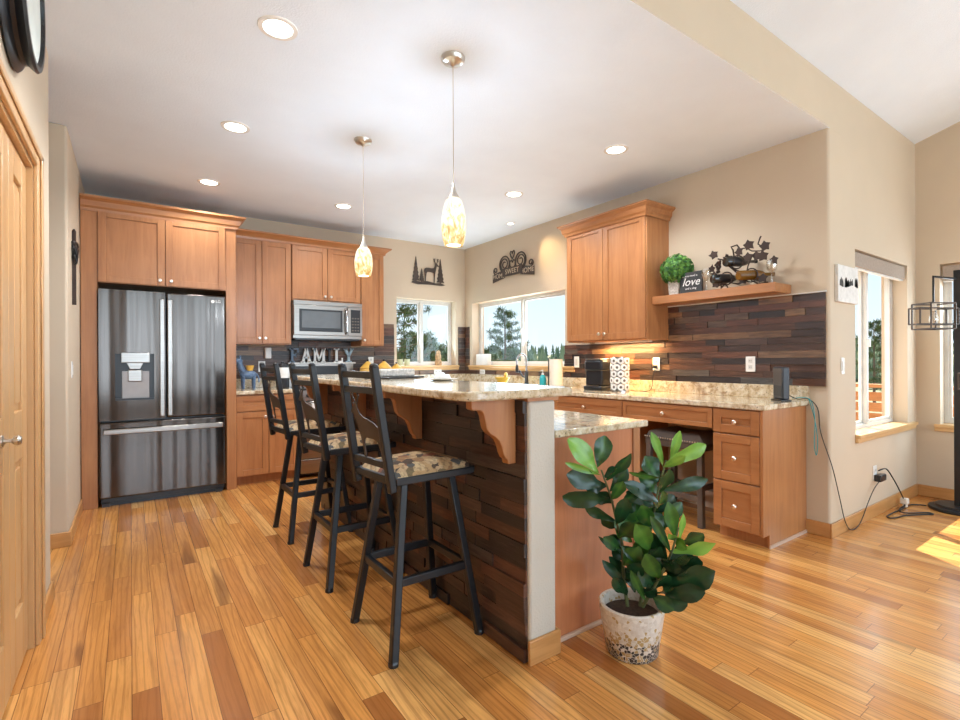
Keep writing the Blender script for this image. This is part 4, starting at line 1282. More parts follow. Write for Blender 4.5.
# ------------------------------------------------------------------ things on the far counter
fs = thing('family_sign', 'FAMILY letters on a bar along the range back panel', 'sign', (1.82, 5.74, 1.166))
bm = bmesh.new(); bx(bm, 1.43, 2.20, 5.715, 5.765, 1.166, 1.180); obj('base_bar', bm, 'white', fs, bevel=.002)
def rects(name, x0, w, h, mat, polys, label):
    bm = bmesh.new()
    for p in polys: prism(bm, [(x0+u*w, 1.1805+v*h) for u, v in p], 'xz', 5.728, 5.750)
    obj(name, bm, mat, fs, label=label)
def R(u0, u1, v0, v1): return [(u0, v0), (u1, v0), (u1, v1), (u0, v1)]
HL = .162
M['pale'] = plain('pale_blue_paint', (.45, .58, .66), .5); M['slatebl'] = plain('slate_blue_paint', (.16, .22, .30), .5); M['char'] = plain('charcoal_paint', (.045, .045, .05), .5)
rects('letter', 1.445, .095, HL, 'slatebl', [R(.15, .42, 0, 1), R(0, .58, 0, .1), R(0, 1, .88, 1), R(.85, 1, .7, .88), R(.42, .75, .45, .58), R(.66, .75, .36, .67)], 'slate blue letter F')
rects('letter', 1.565, .125, HL, 'white', [[(.08, 0), (.30, 0), (.58, 1), (.38, 1)], [(.66, 0), (.92, 0), (.60, 1), (.42, 1)], R(.28, .72, .28, .40), R(0, .38, 0, .08), R(.6, 1, 0, .08)], 'white letter A')
rects('letter', 1.70, .145, HL, 'white', [R(.08, .24, 0, 1), R(.74, .94, 0, 1), [(.08, 1), (.28, 1), (.56, .2), (.46, .1)], [(.92, 1), (.74, 1), (.44, .2), (.52, .1)], R(0, .32, 0, .09), R(.66, 1, 0, .09), R(0, .2, .91, 1), R(.82, 1, .91, 1)], 'white letter M')
rects('letter', 1.862, .06, HL, 'char', [R(.28, .72, 0, 1), R(0, 1, 0, .1), R(0, 1, .9, 1)], 'charcoal letter I')
rects('letter', 1.945, .105, HL, 'white', [R(.15, .42, 0, 1), R(0, 1, 0, .11), R(.85, 1, .11, .32), R(0, .58, .91, 1)], 'white letter L')
rects('letter', 2.06, .125, HL, 'pale', [R(.38, .62, 0, .5), [(.02, 1), (.28, 1), (.62, .45), (.40, .40)], [(.98, 1), (.76, 1), (.42, .45), (.60, .40)], R(.24, .76, 0, .09), R(0, .36, .91, 1), R(.66, 1, .91, 1)], 'pale blue letter Y')

def canister(x, y, r, h, label):
    t = thing('canister', label, 'canister', (x, y, .915), 'mustard canisters right of the range')
    bm = bmesh.new(); lathe(bm, [(r*.86, .915), (r, .93), (r*1.02, .915+h*.45), (r*.95, .915+h*.62), (r*.9, .915+h*.64)], 24, (x, y, 0)); obj('jar', bm, 'yellow', t, smooth=True)
    bm = bmesh.new(); lathe(bm, [(r*.95, .915+h*.645), (r*.98, .915+h*.66), (r*.58, .915+h*.79), (r*.14, .915+h*.92), (r*.01, .915+h*.925)], 24, (x, y, 0)); ld = obj('lid', bm, 'yellow', t, smooth=True)
    bm = bmesh.new(); lathe(bm, [(.008, .915+h*.92), (.012, .915+h*.96), (.014, .915+h*.99), (.001, .915+h)], 12, (x, y, 0)); obj('lid_knob', bm, 'black', ld, smooth=True)
canister(2.265, 5.50, .095, .30, 'leftmost mustard canister with black knob beside the range')
canister(2.455, 5.47, .095, .30, 'middle mustard canister with black knob right of the range')
canister(2.64, 5.52, .085, .265, 'rightmost mustard canister with black knob toward the far window')

cc = thing('black_canister', 'tall black canister with white label left of the range', 'canister', (1.32, 5.52, .915))
bm = bmesh.new(); lathe(bm, [(.062, .9145), (.065, .925), (.065, 1.15), (.058, 1.165), (.02, 1.17), (.015, 1.19), (.001, 1.192)], 24, (1.32, 5.52, 0)); obj('body', bm, 'black', cc, smooth=True)
bm = bmesh.new(); lathe(bm, [(.0656, 1.02), (.0662, 1.021), (.0662, 1.129), (.0656, 1.13)], 24, (1.32, 5.52, 0), cap=False); obj('label_band', bm, 'white', cc, label='white label')

dn = thing('animal_figurine', 'blue-grey donkey figurine carrying a yellow pot near the refrigerator', 'figurine', (.95, 5.5, .915))
bm = bmesh.new()
sphere(bm, (.95, 5.5, 1.06), .055, 1.5, .8, .85, 8)
for dx in (-.05, .05):
    for dy in (-.025, .025): tube(bm, [(.95+dx, 5.5+dy, .917), (.95+dx, 5.5+dy, 1.05)], lambda t: .012+.006*t, 8)
tube(bm, [(.90, 5.5, 1.09), (.875, 5.5, 1.15), (.865, 5.5, 1.19)], lambda t: .032-.006*t, 10)
sphere(bm, (.85, 5.495, 1.20), .032, 1.5, .85, .85, 6)
for dy in (-.015, .015): tube(bm, [(.87, 5.5+dy, 1.215), (.878, 5.5+dy*1.6, 1.255)], lambda t: .010-.006*t, 6)
tube(bm, [(1.03, 5.5, 1.07), (1.05, 5.5, 1.02), (1.052, 5.5, .98)], .008, 6)
obj('body', bm, 'blue', dn, smooth=True)
bm = bmesh.new(); lathe(bm, [(.028, 1.10), (.04, 1.155), (.034, 1.155), (.001, 1.13)], 16, (.965, 5.5, 0)); obj('pot', bm, 'yellow', dn, smooth=True, label='yellow pot on the back')
bm = bmesh.new(); lathe(bm, [(.018, .9145), (.02, .95), (.016, 1.22), (.02, 1.24), (.001, 1.242)], 14, (.855, 5.56, 0)); 
tag(obj('slim_bottle', bm, 'pale', smooth=True), 'tall pale blue bottle behind the donkey figurine', 'bottle')
dn.location.x += .03

# ------------------------------------------------------------------ things on the bar and sink counter
tr = bmesh.new(); a = math.radians(20); Rt = Matrix.Rotation(a, 3, 'Z')
bx(tr, 1.39-.16, 1.39+.16, 2.93-.11, 2.93+.11, 1.0855, 1.0975, Rt); tr = obj('serving_tray', tr, 'black', bevel=.003)
tag(tr, 'thin black tray on the raised bar top', 'tray')
bm = bmesh.new(); bx(bm, 1.39-.115, 1.39+.115, 2.93-.06, 2.93+.06, 1.098, 1.145, Matrix.Rotation(a-.5, 3, 'Z')); tag(obj('stone_box', bm, 'stone', bevel=.008), 'grey stone box resting on the black tray', 'box')
bd = thing('butter_dish', 'white covered dish on a plate on the bar top', 'dish', (1.44, 2.42, 1.0855))
bm = bmesh.new(); lathe(bm, [(.05, 1.0855), (.085, 1.093), (.088, 1.096), (.05, 1.0925), (.001, 1.0915)], 32, (1.44, 2.42, 0)); obj('plate', bm, 'stone', bd, smooth=True)
bm = bmesh.new(); prism(bm, [(1.44-.05, 1.094), (1.44+.05, 1.094), (1.44+.038, 1.118), (1.44+.012, 1.121), (1.44+.01, 1.13), (1.44-.01, 1.13), (1.44-.012, 1.121), (1.44-.038, 1.118)], 'xz', 2.385, 2.455)
for v in bm.verts: v.co = Matrix.Rotation(-.6, 3, 'Z') @ (v.co - Vector((1.44, 2.42, 0))) + Vector((1.44, 2.42, 0))
obj('cover', bm, 'white', bd, bevel=.006)

yb = thing('yellow_bowl', 'small yellow bowl on the sink counter left of the faucet', 'bowl', (3.55, 4.60, .915))
bm = bmesh.new(); lathe(bm, [(.03, .9145), (.045, .925), (.085, .985), (.09, 1.0), (.082, .998), (.04, .935), (.001, .93)], 24, (3.55, 4.60, 0)); obj('bowl', bm, 'banana', yb, smooth=True)
bm = bmesh.new(); tube(bm, [(3.55+.05*math.sin(t), 4.53+.1*t/1.6, .99+.045*math.sin(t*1.9)) for t in [k/8*1.6 for k in range(9)]], lambda t: .018*math.sin(PI*min(.95, max(.12, t)))+.003, 8)
tag(obj('banana', bm, 'banana', smooth=True), 'banana lying in the yellow bowl', 'fruit')

fa = thing('faucet', 'dark gooseneck kitchen faucet in front of the sink window', 'faucet', (3.69, 4.33, .915))
bm = bmesh.new(); lathe(bm, [(.03, .9145), (.028, .93), (.02, .945), (.018, 1.06), (.014, 1.07)], 16, (3.69, 4.33, 0)); obj('base', bm, 'blackm', fa, smooth=True)
bm = bmesh.new(); pts = [(3.69, 4.33, 1.06), (3.69, 4.33, 1.18)] + [(3.62+.07*math.cos(t), 4.33, 1.18+.085*math.sin(t)) for t in [PI*k/10 for k in range(1, 10)]] + [(3.55, 4.33, 1.18), (3.55, 4.33, 1.13)]
tube(bm, pts, .0125, 10); obj('spout', bm, 'chrome', fa, smooth=True)
bm = bmesh.new(); lathe(bm, [(.013, 1.14), (.018, 1.12), (.019, 1.06), (.012, 1.055)], 14, (3.55, 4.33, 0)); obj('spray_head', bm, 'blackm', fa, smooth=True)
bm = bmesh.new(); tube(bm, [(3.69, 4.35, 1.0), (3.69, 4.40, 1.01), (3.68, 4.44, 1.06)], .009, 8); sphere(bm, (3.68, 4.44, 1.065), .016, 1, 1, 1, 6); obj('handle', bm, 'blackm', fa, smooth=True)

sp = thing('soap_bottle', 'teal pump soap bottle on the sink counter', 'bottle', (3.62, 3.98, .915))
bm = bmesh.new(); lathe(bm, [(.033, .9145), (.036, .922), (.036, 1.0), (.026, 1.03), (.012, 1.04)], 20, (3.62, 3.98, 0)); obj('body', bm, 'teal', sp, smooth=True)
bm = bmesh.new(); lathe(bm, [(.014, 1.04), (.014, 1.055), (.005, 1.058), (.005, 1.085), (.01, 1.088), (.001, 1.092)], 12, (3.62, 3.98, 0)); bar(bm, (3.62, 3.98, 1.087), (3.585, 3.98, 1.082), .009, .007); obj('pump', bm, 'white', sp, smooth=True)

pt = thing('paper_towel_roll', 'beige paper towel roll on a stand by the sink', 'paper towel', (3.60, 3.755, .915))
bm = bmesh.new(); lathe(bm, [(.085, .9145), (.085, .922), (.08, .926), (.001, .927)], 24, (3.60, 3.755, 0)); obj('stand_base', bm, 'blackm', pt, smooth=True)
bm = bmesh.new(); lathe(bm, [(.02, .93), (.066, .93), (.067, .94), (.067, 1.198), (.066, 1.205), (.02, 1.205)], 28, (3.60, 3.755, 0), cap=False); obj('roll', bm, 'paper', pt, smooth=True)
bm = bmesh.new(); tube(bm, [(3.60, 3.755, .92), (3.60, 3.755, 1.23)], .007, 8); tube(bm, [(3.56, 3.825, .92), (3.56, 3.825, 1.21), (3.57, 3.815, 1.225)], .006, 8); obj('stand_rod', bm, 'blackm', pt, smooth=True)

kc = thing('coffee_maker', 'black single-cup coffee maker on the sink counter', 'coffee maker', (3.60, 3.17, .915))
bm = bmesh.new(); bx(bm, 3.49, 3.74, 3.06, 3.28, .9145, .955); obj('drip_base', bm, 'black', kc, bevel=.012)
bm = bmesh.new(); bx(bm, 3.512, 3.74, 3.07, 3.27, .955, 1.19); obj('tank', bm, 'black', kc, bevel=.015)
bm = bmesh.new(); bx(bm, 3.50, 3.66, 3.065, 3.275, 1.09, 1.195); obj('brew_head', bm, 'black', kc, bevel=.02)
bm = bmesh.new(); bx(bm, 3.505, 3.73, 3.08, 3.26, 1.195, 1.208); obj('lid', bm, 'steel2', kc, bevel=.005)
bm = bmesh.new(); bx(bm, 3.492, 3.510, 3.10, 3.24, .9555, .961); obj('drip_grate', bm, 'steel2', kc)

pr = thing('pod_rack', 'round rotating rack beside the coffee maker', 'rack', (3.58, 2.92, .915))
bm = bmesh.new(); lathe(bm, [(.085, .9145), (.085, .925), (.02, .93), (.02, 1.205), (.06, 1.215), (.06, 1.222), (.001, 1.223)], 28, (3.58, 2.92, 0)); obj('column', bm, 'chrome', pr, smooth=True)
bm = bmesh.new()
for z in (.955, 1.013, 1.071, 1.129, 1.187): tube(bm, [(3.58+.052*math.cos(2*PI*k/24), 2.92+.052*math.sin(2*PI*k/24), z-.027) for k in range(24)], .0025, 5, True)
obj('ring_wires', bm, 'chrome', pr)
def pod_mesh():
    t = thing('coffee_pod', 'white coffee pod in the round rotating rack', 'coffee pod', (0, 0, 0), 'white coffee pods in the rotating rack')
    bm = bmesh.new(); lathe(bm, [(.019, .03), (.025, .075), (.029, .077), (.029, .080), (.022, .0805)], 14, (0, 0, 0), 'x'); obj('cup', bm, 'white', t, smooth=True)
    bm = bmesh.new(); lathe(bm, [(.0125, .0806), (.0125, .0816), (.001, .0817)], 14, (0, 0, 0), 'x'); obj('foil_lid', bm, 'grey', t, label='dark printed lid')
    return t
pod = None
for lv, z in enumerate((.955, 1.013, 1.071, 1.129, 1.187)):
    for k in range(8):
        ang = 2*PI*(k+.5*(lv % 2))/8
        if pod is None: pod = pod_mesh(); pod.location = (3.58, 2.92, z); pod.rotation_euler = (0, 0, ang)
        else: dup(pod, (3.58, 2.92, z), ang)

rt = thing('router', 'black upright router at the end of the desk counter', 'router', (3.60, 1.58, .915))
Rr = Matrix.Rotation(math.radians(-38), 3, 'Z')
def spin(bm, c, Rm):
    c = Vector(c)
    for v in bm.verts: v.co = Rm @ (v.co-c) + c
    return bm
bm = bmesh.new(); bx(bm, 3.575, 3.625, 1.52, 1.64, .925, 1.145); obj('body', spin(bm, (3.60, 1.58, 0), Rr), plain('graphite_plastic', (.035, .04, .05), .35), rt, bevel=.01)
bm = bmesh.new(); bx(bm, 3.565, 3.635, 1.515, 1.645, .9145, .926); obj('foot', spin(bm, (3.60, 1.58, 0), Rr), 'black', rt, bevel=.003)
bm = bmesh.new(); bx(bm, 3.5735, 3.575, 1.535, 1.625, .95, 1.02); obj('vent_panel', spin(bm, (3.60, 1.58, 0), Rr), 'slate', rt)

# ------------------------------------------------------------------ window sill things
for x, lb in ((2.855, 'left pale green votive cup on the far window sill'), (2.955, 'right pale green votive cup on the far window sill')):
    bm = bmesh.new(); lathe(bm, [(.028, 1.1305), (.034, 1.14), (.037, 1.215), (.033, 1.215), (.028, 1.145), (.001, 1.142)], 18, (x, 5.86, 0))
    tag(obj('votive_cup', bm, plain('pale_green_glaze', (.50, .55, .38), .4), smooth=True), lb, 'cup', 'votive cups on the far window sill')
bm = bmesh.new(); lathe(bm, [(.045, 1.1305), (.048, 1.14), (.046, 1.19), (.036, 1.205), (.040, 1.225), (.040, 1.265), (.03, 1.29), (.034, 1.30), (.022, 1.325), (.001, 1.33)], 18, (3.425, 5.86, 0))
tag(obj('carved_figurine', bm, plain('carved_tan_wood', (.46, .30, .16), .6, var=.4, scale=40), smooth=True), 'carved tan wooden figure on the far window sill', 'figurine')
bm = bmesh.new(); bx(bm, 3.868, 3.93, 5.33, 5.60, 1.1305, 1.28)
tag(obj('planter_box', bm, 'white', bevel=.006), 'white rectangular planter on the sink window sill', 'planter')

# ------------------------------------------------------------------ floating shelf
sh = thing('floating_shelf', 'thick maple floating shelf above the wood strips', 'shelf', (3.7, 2.07, 1.657))
bm = bmesh.new(); bx(bm, 3.577, XS-.001, 1.61, 2.578, 1.657, 1.722); obj('board', bm, 'caby', sh, bevel=.003)
ZS = 1.7225
bp = thing('potted_boxwood', 'ball-shaped boxwood in a square white pot on the shelf', 'plant', (3.67, 2.40, ZS))
bm = bmesh.new(); c = (3.66, 2.405)
vs = bx(bm, c[0]-.05, c[0]+.05, c[1]-.05, c[1]+.05, ZS, ZS+.12)
for v in vs:
    if v.co.z < ZS+.01: v.co.x = c[0]+(v.co.x-c[0])*.86; v.co.y = c[1]+(v.co.y-c[1])*.86
obj('pot', bm, 'stone', bp, bevel=.006)
bm = bmesh.new(); col = bm.loops.layers.float_color.new('tone'); rnd = random.Random(5)
cz = ZS+.205
for k in range(900):
    d = Vector((rnd.gauss(0, 1), rnd.gauss(0, 1), rnd.gauss(0, 1))).normalized()
    p = Vector((3.66, 2.40, cz)) + d*(.125*rnd.uniform(.86, 1.04))
    if p.z < ZS+.10: continue
    s = Vector((rnd.gauss(0, 1), rnd.gauss(0, 1), rnd.gauss(0, 1))); n = (d+.55*s.normalized()).normalized()
    u = n.cross(Vector((rnd.random(), rnd.random(), rnd.random()))).normalized(); w = n.cross(u); q = .012
    f = bm.faces.new([bm.verts.new(p+u*q*1.3), bm.verts.new(p+w*q*.8+n*.003), bm.verts.new(p-u*q*1.3), bm.verts.new(p-w*q*.8+n*.003)])
    t = rnd.random()
    for lp in f.loops: lp[col] = (t, t, t, 1)
sphere(bm, (3.66, 2.40, cz), .108, n=10)
obj('foliage', bm, 'box', bp)

ls = thing('chalk_sign', 'small black love sign leaning beside the boxwood', 'sign', (3.62, 2.245, ZS))
bm = bmesh.new(); bx(bm, 3.615, 3.631, 2.155, 2.345, ZS+.0005, ZS+.165); obj('board', bm, 'slate', ls, bevel=.002)
bm = text_bm('love', .088, (3.6145, 2.25, ZS+.085), (0, -1, 0), (0, 0, 1), .0006, 1, .35)
obj('lettering', bm, 'chalk', ls)
bm = text_bm('all you need is', .023, (3.6145, 2.26, ZS+.135), (0, -1, 0), (0, 0, 1), .0006, 1, .2); obj('lettering', bm, 'chalk', ls)
bm = text_bm('and a dog', .023, (3.6145, 2.25, ZS+.035), (0, -1, 0), (0, 0, 1), .0006, 1.05, .1); obj('lettering', bm, 'chalk', ls)

def vine_leaf(bm, c, s, ang, tilt):
    c = Vector(c); pts = []
    for k in range(15):
        a = 2*PI*k/15; r = s*1.12*(1 if k % 3 == 0 else .66 if k % 3 == 1 else .74)*(1.15 if k in (0,) else 1)
        pts.append((r*math.cos(a+ang), r*math.sin(a+ang)))
    A = [bm.verts.new(c + Vector((tilt*p[0]*.5-.004 + .2*abs(p[1])*tilt, p[0], p[1]))) for p in pts]
    B = [bm.verts.new(v.co + Vector((.004, 0, 0))) for v in A]
    bm.faces.new(A); bm.faces.new(B[::-1])
    for i in range(15): bm.faces.new((A[i], B[i], B[(i+1) % 15], A[(i+1) % 15]))
wr = thing('wine_rack', 'bronze grapevine wine rack on the shelf', 'wine rack', (3.68, 1.88, ZS))
def pxs(px, py, x=3.66):                                    # height and run along the shelf wall, read at depth x
    lat = (px-480)/FPX; ray = FW + lat*RT - (py-360)/FPX*UP; t = x/ray.x
    return Vector((x, ray.y*t, CAMZ+ray.z*t))
bm = bmesh.new()
tube(bm, [pxs(*p) for p in ((716, 287), (722, 284), (730, 281), (738, 276), (742, 272), (735, 270), (730, 264), (734, 256), (733, 250), (731, 247), (737, 245), (740, 249))], .006, 6)
tube(bm, [pxs(*p) for p in ((718, 259), (724, 260), (728, 265), (736, 272), (746, 275), (755, 280), (766, 281))], .006, 6)
tube(bm, [pxs(*p) for p in ((740, 249), (746, 248), (752, 251), (760, 251), (766, 249), (758, 244), (760, 238), (761, 236))], .005, 6)
tube(bm, [pxs(*p) for p in ((746, 275), (748, 266), (752, 256), (757, 251))], .005, 6)
tube(bm, [pxs(*p, 3.72) for p in ((721, 288), (727, 282), (738, 284), (748, 278), (758, 284), (768, 282))], .006, 6)
for y0, zc in ((1.98, 1.80), (1.80, 1.80), (1.90, 1.91)):
    tube(bm, [(3.645, y0+.048*math.cos(2*PI*k/20), zc+.048*math.sin(2*PI*k/20)) for k in range(20)], .005, 6, True)
for y in (2.02, 1.74):
    tube(bm, [(3.645, y, ZS+.005), (3.645, y, ZS+.04), (3.70, y, ZS+.06), (3.76, y, ZS+.005)], .005, 6)
obj('vine_frame', bm, 'bronze', wr, smooth=True)
for i, (px, py, s) in enumerate(((714, 255, .032), (728, 260, .04), (739, 252, .032), (749, 245, .036), (765, 246, .036), (757, 256, .034), (763, 256, .036), (748, 257, .032), (774, 260, .03), (743, 280, .032), (763, 278, .032), (712, 269, .028), (716, 284, .03), (727, 259, .032), (714, 275, .026))):
    bm = bmesh.new(); vine_leaf(bm, pxs(px, py, 3.635-.003*(i % 4)), s, i*1.3, .25*((i % 3)-1)); obj('vine_leaf', bm, 'bronze', wr)
bm = bmesh.new(); rnd = random.Random(4)
for k in range(26):
    z = k/26; sphere(bm, pxs(718, 262+11*z, 3.65)+Vector((rnd.uniform(-.01, .01), rnd.uniform(-.022, .022)*(1.1-z), 0)), .0105, n=5)
obj('grape_cluster', bm, 'bronze', wr, smooth=True)
def wine(y, z, dy, mat, label, foil):
    t = thing('wine_bottle', label, 'bottle', (3.70, y, z), 'wine bottles in the grapevine rack')
    prof = [(.001, -.125), (.034, -.128), (.038, -.12), (.038, .03), (.030, .065), (.014, .09), (.0135, .15), (.016, .152), (.016, .165), (.001, .166)]
    bm = bmesh.new(); lathe(bm, prof, 20); Rm = Vector((1, dy, .06)).to_track_quat('Z', 'Y').to_matrix()
    for v in bm.verts: v.co = Rm @ v.co*.92 + Vector((3.665, y, z))
    obj('glass_body', bm, mat, t, smooth=True)
    bm = bmesh.new(); lathe(bm, [(.0385, -.08), (.0388, -.079), (.0388, .015), (.0385, .016)], 20, cap=False)
    for v in bm.verts: v.co = Rm @ v.co*.92 + Vector((3.665, y, z))
    obj('paper_label', bm, foil, t, smooth=True)
wine(1.99, 1.803, -.45, 'bottle', 'dark wine bottle low on the left of the grapevine rack', 'black')
wine(1.895, 1.915, -.40, 'bottle', 'dark wine bottle at the top of the grapevine rack', 'black')
wine(1.79, 1.803, -.6, 'amber', 'amber wine bottle low on the right of the grapevine rack', 'amber')
def goblet(y, x, label):
    t = thing('wine_glass', label, 'glass', (x, y, ZS), 'wine glasses on the shelf')
    bm = bmesh.new(); lathe(bm, [(.03, .0005), (.03, .003), (.005, .006), (.004, .07), (.012, .08)], 20, (x, y, ZS)); obj('stem', bm, 'clear', t, smooth=True)
    bm = bmesh.new(); lathe(bm, [(.010, .078), (.03, .10), (.036, .13), (.030, .165), (.0285, .165), (.034, .13), (.028, .102), (.001, .082)], 24, (x, y, ZS), cap=False); obj('bowl', bm, 'clear', t, smooth=True)
goblet(2.115, 3.605, 'clear wine glass beside the love sign')
goblet(1.665, 3.66, 'clear wine glass at the right end of the shelf')

# ------------------------------------------------------------------ potted fig in front of the island
fg = thing('potted_fig', 'fiddle-leaf fig in a mosaic pot by the island end', 'plant', (1.688, 1.322, 0))
P0 = Vector((1.688, 1.322, 0))
bm = bmesh.new(); lathe(bm, [(.100, .001), (.104, .006), (.131, .188), (.132, .198), (.127, .202), (.116, .199), (.112, .145), (.001, .145)], 48, P0)
obj('pot', bm, 'pot', fg, smooth=True, label='cream mosaic pot with black and gold chips near its base')
bm = bmesh.new(); lathe(bm, [(.1125, .144), (.1125, .155), (.05, .165), (.001, .167)], 24, P0); obj('soil', bm, 'soil', fg, smooth=True)
DP = 2.05
def pp(cx, cy, dz=0):                                        # plant sketch coordinates -> point in the plant's own plane, plus depth
    px, py = 560+cx/4, 420+cy/4
    ray = FW + (px-480)/FPX*RT - (py-360)/FPX*UP
    return Vector((0, 0, CAMZ)) + ray*(DP+dz)
stems = [[(270, 745, 0), (255, 640, .0), (250, 500, -.02), (225, 400, -.03), (205, 310, -.03), (165, 200, -.02)],
         [(320, 745, .02), (345, 600, .04), (355, 480, .05), (375, 370, .04), (395, 270, .03), (425, 160, .03)],
         [(330, 748, -.02), (380, 660, -.04), (420, 590, -.07), (450, 520, -.08), (475, 430, -.08)]]
for s_ in stems:
    bm = bmesh.new(); tube(bm, [pp(*p) for p in s_], lambda t: .0075-.004*t, 8); obj('stem', bm, 'stem', fg, smooth=True)
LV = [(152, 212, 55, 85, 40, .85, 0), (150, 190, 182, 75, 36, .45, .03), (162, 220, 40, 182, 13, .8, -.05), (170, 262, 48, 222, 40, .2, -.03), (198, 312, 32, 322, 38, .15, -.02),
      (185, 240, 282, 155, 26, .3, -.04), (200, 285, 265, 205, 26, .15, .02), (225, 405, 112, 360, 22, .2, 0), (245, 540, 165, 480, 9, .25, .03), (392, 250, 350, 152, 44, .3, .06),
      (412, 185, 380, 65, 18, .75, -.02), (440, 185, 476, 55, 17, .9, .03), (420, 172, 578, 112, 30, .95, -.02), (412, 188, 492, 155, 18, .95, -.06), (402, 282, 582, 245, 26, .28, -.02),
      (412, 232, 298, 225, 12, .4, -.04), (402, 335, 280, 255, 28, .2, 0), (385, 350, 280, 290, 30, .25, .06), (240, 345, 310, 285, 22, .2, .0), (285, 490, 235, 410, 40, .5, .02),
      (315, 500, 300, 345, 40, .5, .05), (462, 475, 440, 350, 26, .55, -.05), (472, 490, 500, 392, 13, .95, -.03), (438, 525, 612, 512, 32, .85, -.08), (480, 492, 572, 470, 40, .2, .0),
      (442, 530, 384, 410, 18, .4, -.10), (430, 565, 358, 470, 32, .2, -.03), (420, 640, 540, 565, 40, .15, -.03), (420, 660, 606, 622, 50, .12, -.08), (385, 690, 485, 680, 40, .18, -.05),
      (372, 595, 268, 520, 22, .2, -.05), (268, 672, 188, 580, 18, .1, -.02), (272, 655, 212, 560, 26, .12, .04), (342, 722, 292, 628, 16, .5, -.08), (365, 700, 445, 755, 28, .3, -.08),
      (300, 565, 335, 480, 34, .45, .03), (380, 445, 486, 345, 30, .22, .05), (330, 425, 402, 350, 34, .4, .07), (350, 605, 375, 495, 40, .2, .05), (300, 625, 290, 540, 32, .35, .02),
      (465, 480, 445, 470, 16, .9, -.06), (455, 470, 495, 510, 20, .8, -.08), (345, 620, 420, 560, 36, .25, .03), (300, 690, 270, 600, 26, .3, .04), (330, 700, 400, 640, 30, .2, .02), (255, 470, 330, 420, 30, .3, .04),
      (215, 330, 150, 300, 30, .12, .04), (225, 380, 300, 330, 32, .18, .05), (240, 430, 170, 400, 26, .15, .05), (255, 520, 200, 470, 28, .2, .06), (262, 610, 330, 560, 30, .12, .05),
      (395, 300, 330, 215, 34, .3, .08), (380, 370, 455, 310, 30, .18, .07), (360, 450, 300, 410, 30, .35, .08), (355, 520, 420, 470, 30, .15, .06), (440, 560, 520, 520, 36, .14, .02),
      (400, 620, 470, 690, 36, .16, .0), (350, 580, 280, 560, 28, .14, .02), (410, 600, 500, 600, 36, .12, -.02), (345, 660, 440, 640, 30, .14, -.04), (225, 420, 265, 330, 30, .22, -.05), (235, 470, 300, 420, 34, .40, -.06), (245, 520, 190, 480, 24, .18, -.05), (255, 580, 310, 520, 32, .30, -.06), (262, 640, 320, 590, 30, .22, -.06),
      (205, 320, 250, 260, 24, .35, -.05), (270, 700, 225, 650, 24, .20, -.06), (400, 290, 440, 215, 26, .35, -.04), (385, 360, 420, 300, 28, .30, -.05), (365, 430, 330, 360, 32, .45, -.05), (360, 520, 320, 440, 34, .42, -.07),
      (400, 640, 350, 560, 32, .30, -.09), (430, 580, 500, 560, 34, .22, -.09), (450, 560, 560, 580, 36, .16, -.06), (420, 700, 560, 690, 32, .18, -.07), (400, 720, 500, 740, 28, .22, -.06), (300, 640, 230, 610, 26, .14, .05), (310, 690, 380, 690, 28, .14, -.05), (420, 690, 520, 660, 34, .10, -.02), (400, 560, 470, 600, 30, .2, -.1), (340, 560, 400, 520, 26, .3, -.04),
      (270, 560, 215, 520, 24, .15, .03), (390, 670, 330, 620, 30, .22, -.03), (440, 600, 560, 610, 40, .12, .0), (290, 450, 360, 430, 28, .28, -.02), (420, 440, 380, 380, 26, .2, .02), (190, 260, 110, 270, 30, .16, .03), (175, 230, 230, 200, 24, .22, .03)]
bm = bmesh.new(); col = bm.loops.layers.float_color.new('tone'); rnd = random.Random(9)
view = FW
for (bx0, by0, tx, ty, hw, tone, dz) in LV:
    a = pp(bx0, by0, dz*.6); b = pp(tx, ty, dz*1.2 - .035 + rnd.uniform(-.02, .02)); ax = b-a; ln = ax.length; ax.normalize()
    side = ax.cross(-view); side.normalize(); nrm = side.cross(ax).normalized()
    ton2 = rnd.uniform(-.06, .16); tw = rnd.uniform(-.6, .6); side, nrm = (side*math.cos(tw)+nrm*math.sin(tw)), (nrm*math.cos(tw)-side*math.sin(tw))
    w = hw/4*DP/FPX*1.12; b = b + ax*ln*.08; ln *= 1.08
    N_ = 9; rows = []
    for i in range(N_+1):
        t = i/N_
        prof = (math.sin(PI*min(1, t**1.15*.985+.01))**.62)*(.40+.60*min(1, t*1.25)) if t < .999 else .12
        prof = max(prof, .04)
        wav = .13*math.sin(t*11+hw)
        mid = a + ax*ln*t - nrm*(.16*ln*(t*t-.25*t)) 
        row = []
        for j in (-1, -.5, 0, .5, 1):
            row.append(bm.verts.new(mid + side*(w*1.12*prof*j) + nrm*(w*(.22*abs(j)**1.5*prof + wav*abs(j)*j))))
        rows.append(row)
    for i in range(N_):
        for j in range(4):
            f = bm.faces.new((rows[i][j], rows[i+1][j], rows[i+1][j+1], rows[i][j+1]))
            for lp in f.loops:
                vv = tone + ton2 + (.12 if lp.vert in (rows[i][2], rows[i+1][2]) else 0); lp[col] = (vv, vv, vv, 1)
obj('foliage', bm, 'leaf', fg, smooth=True)

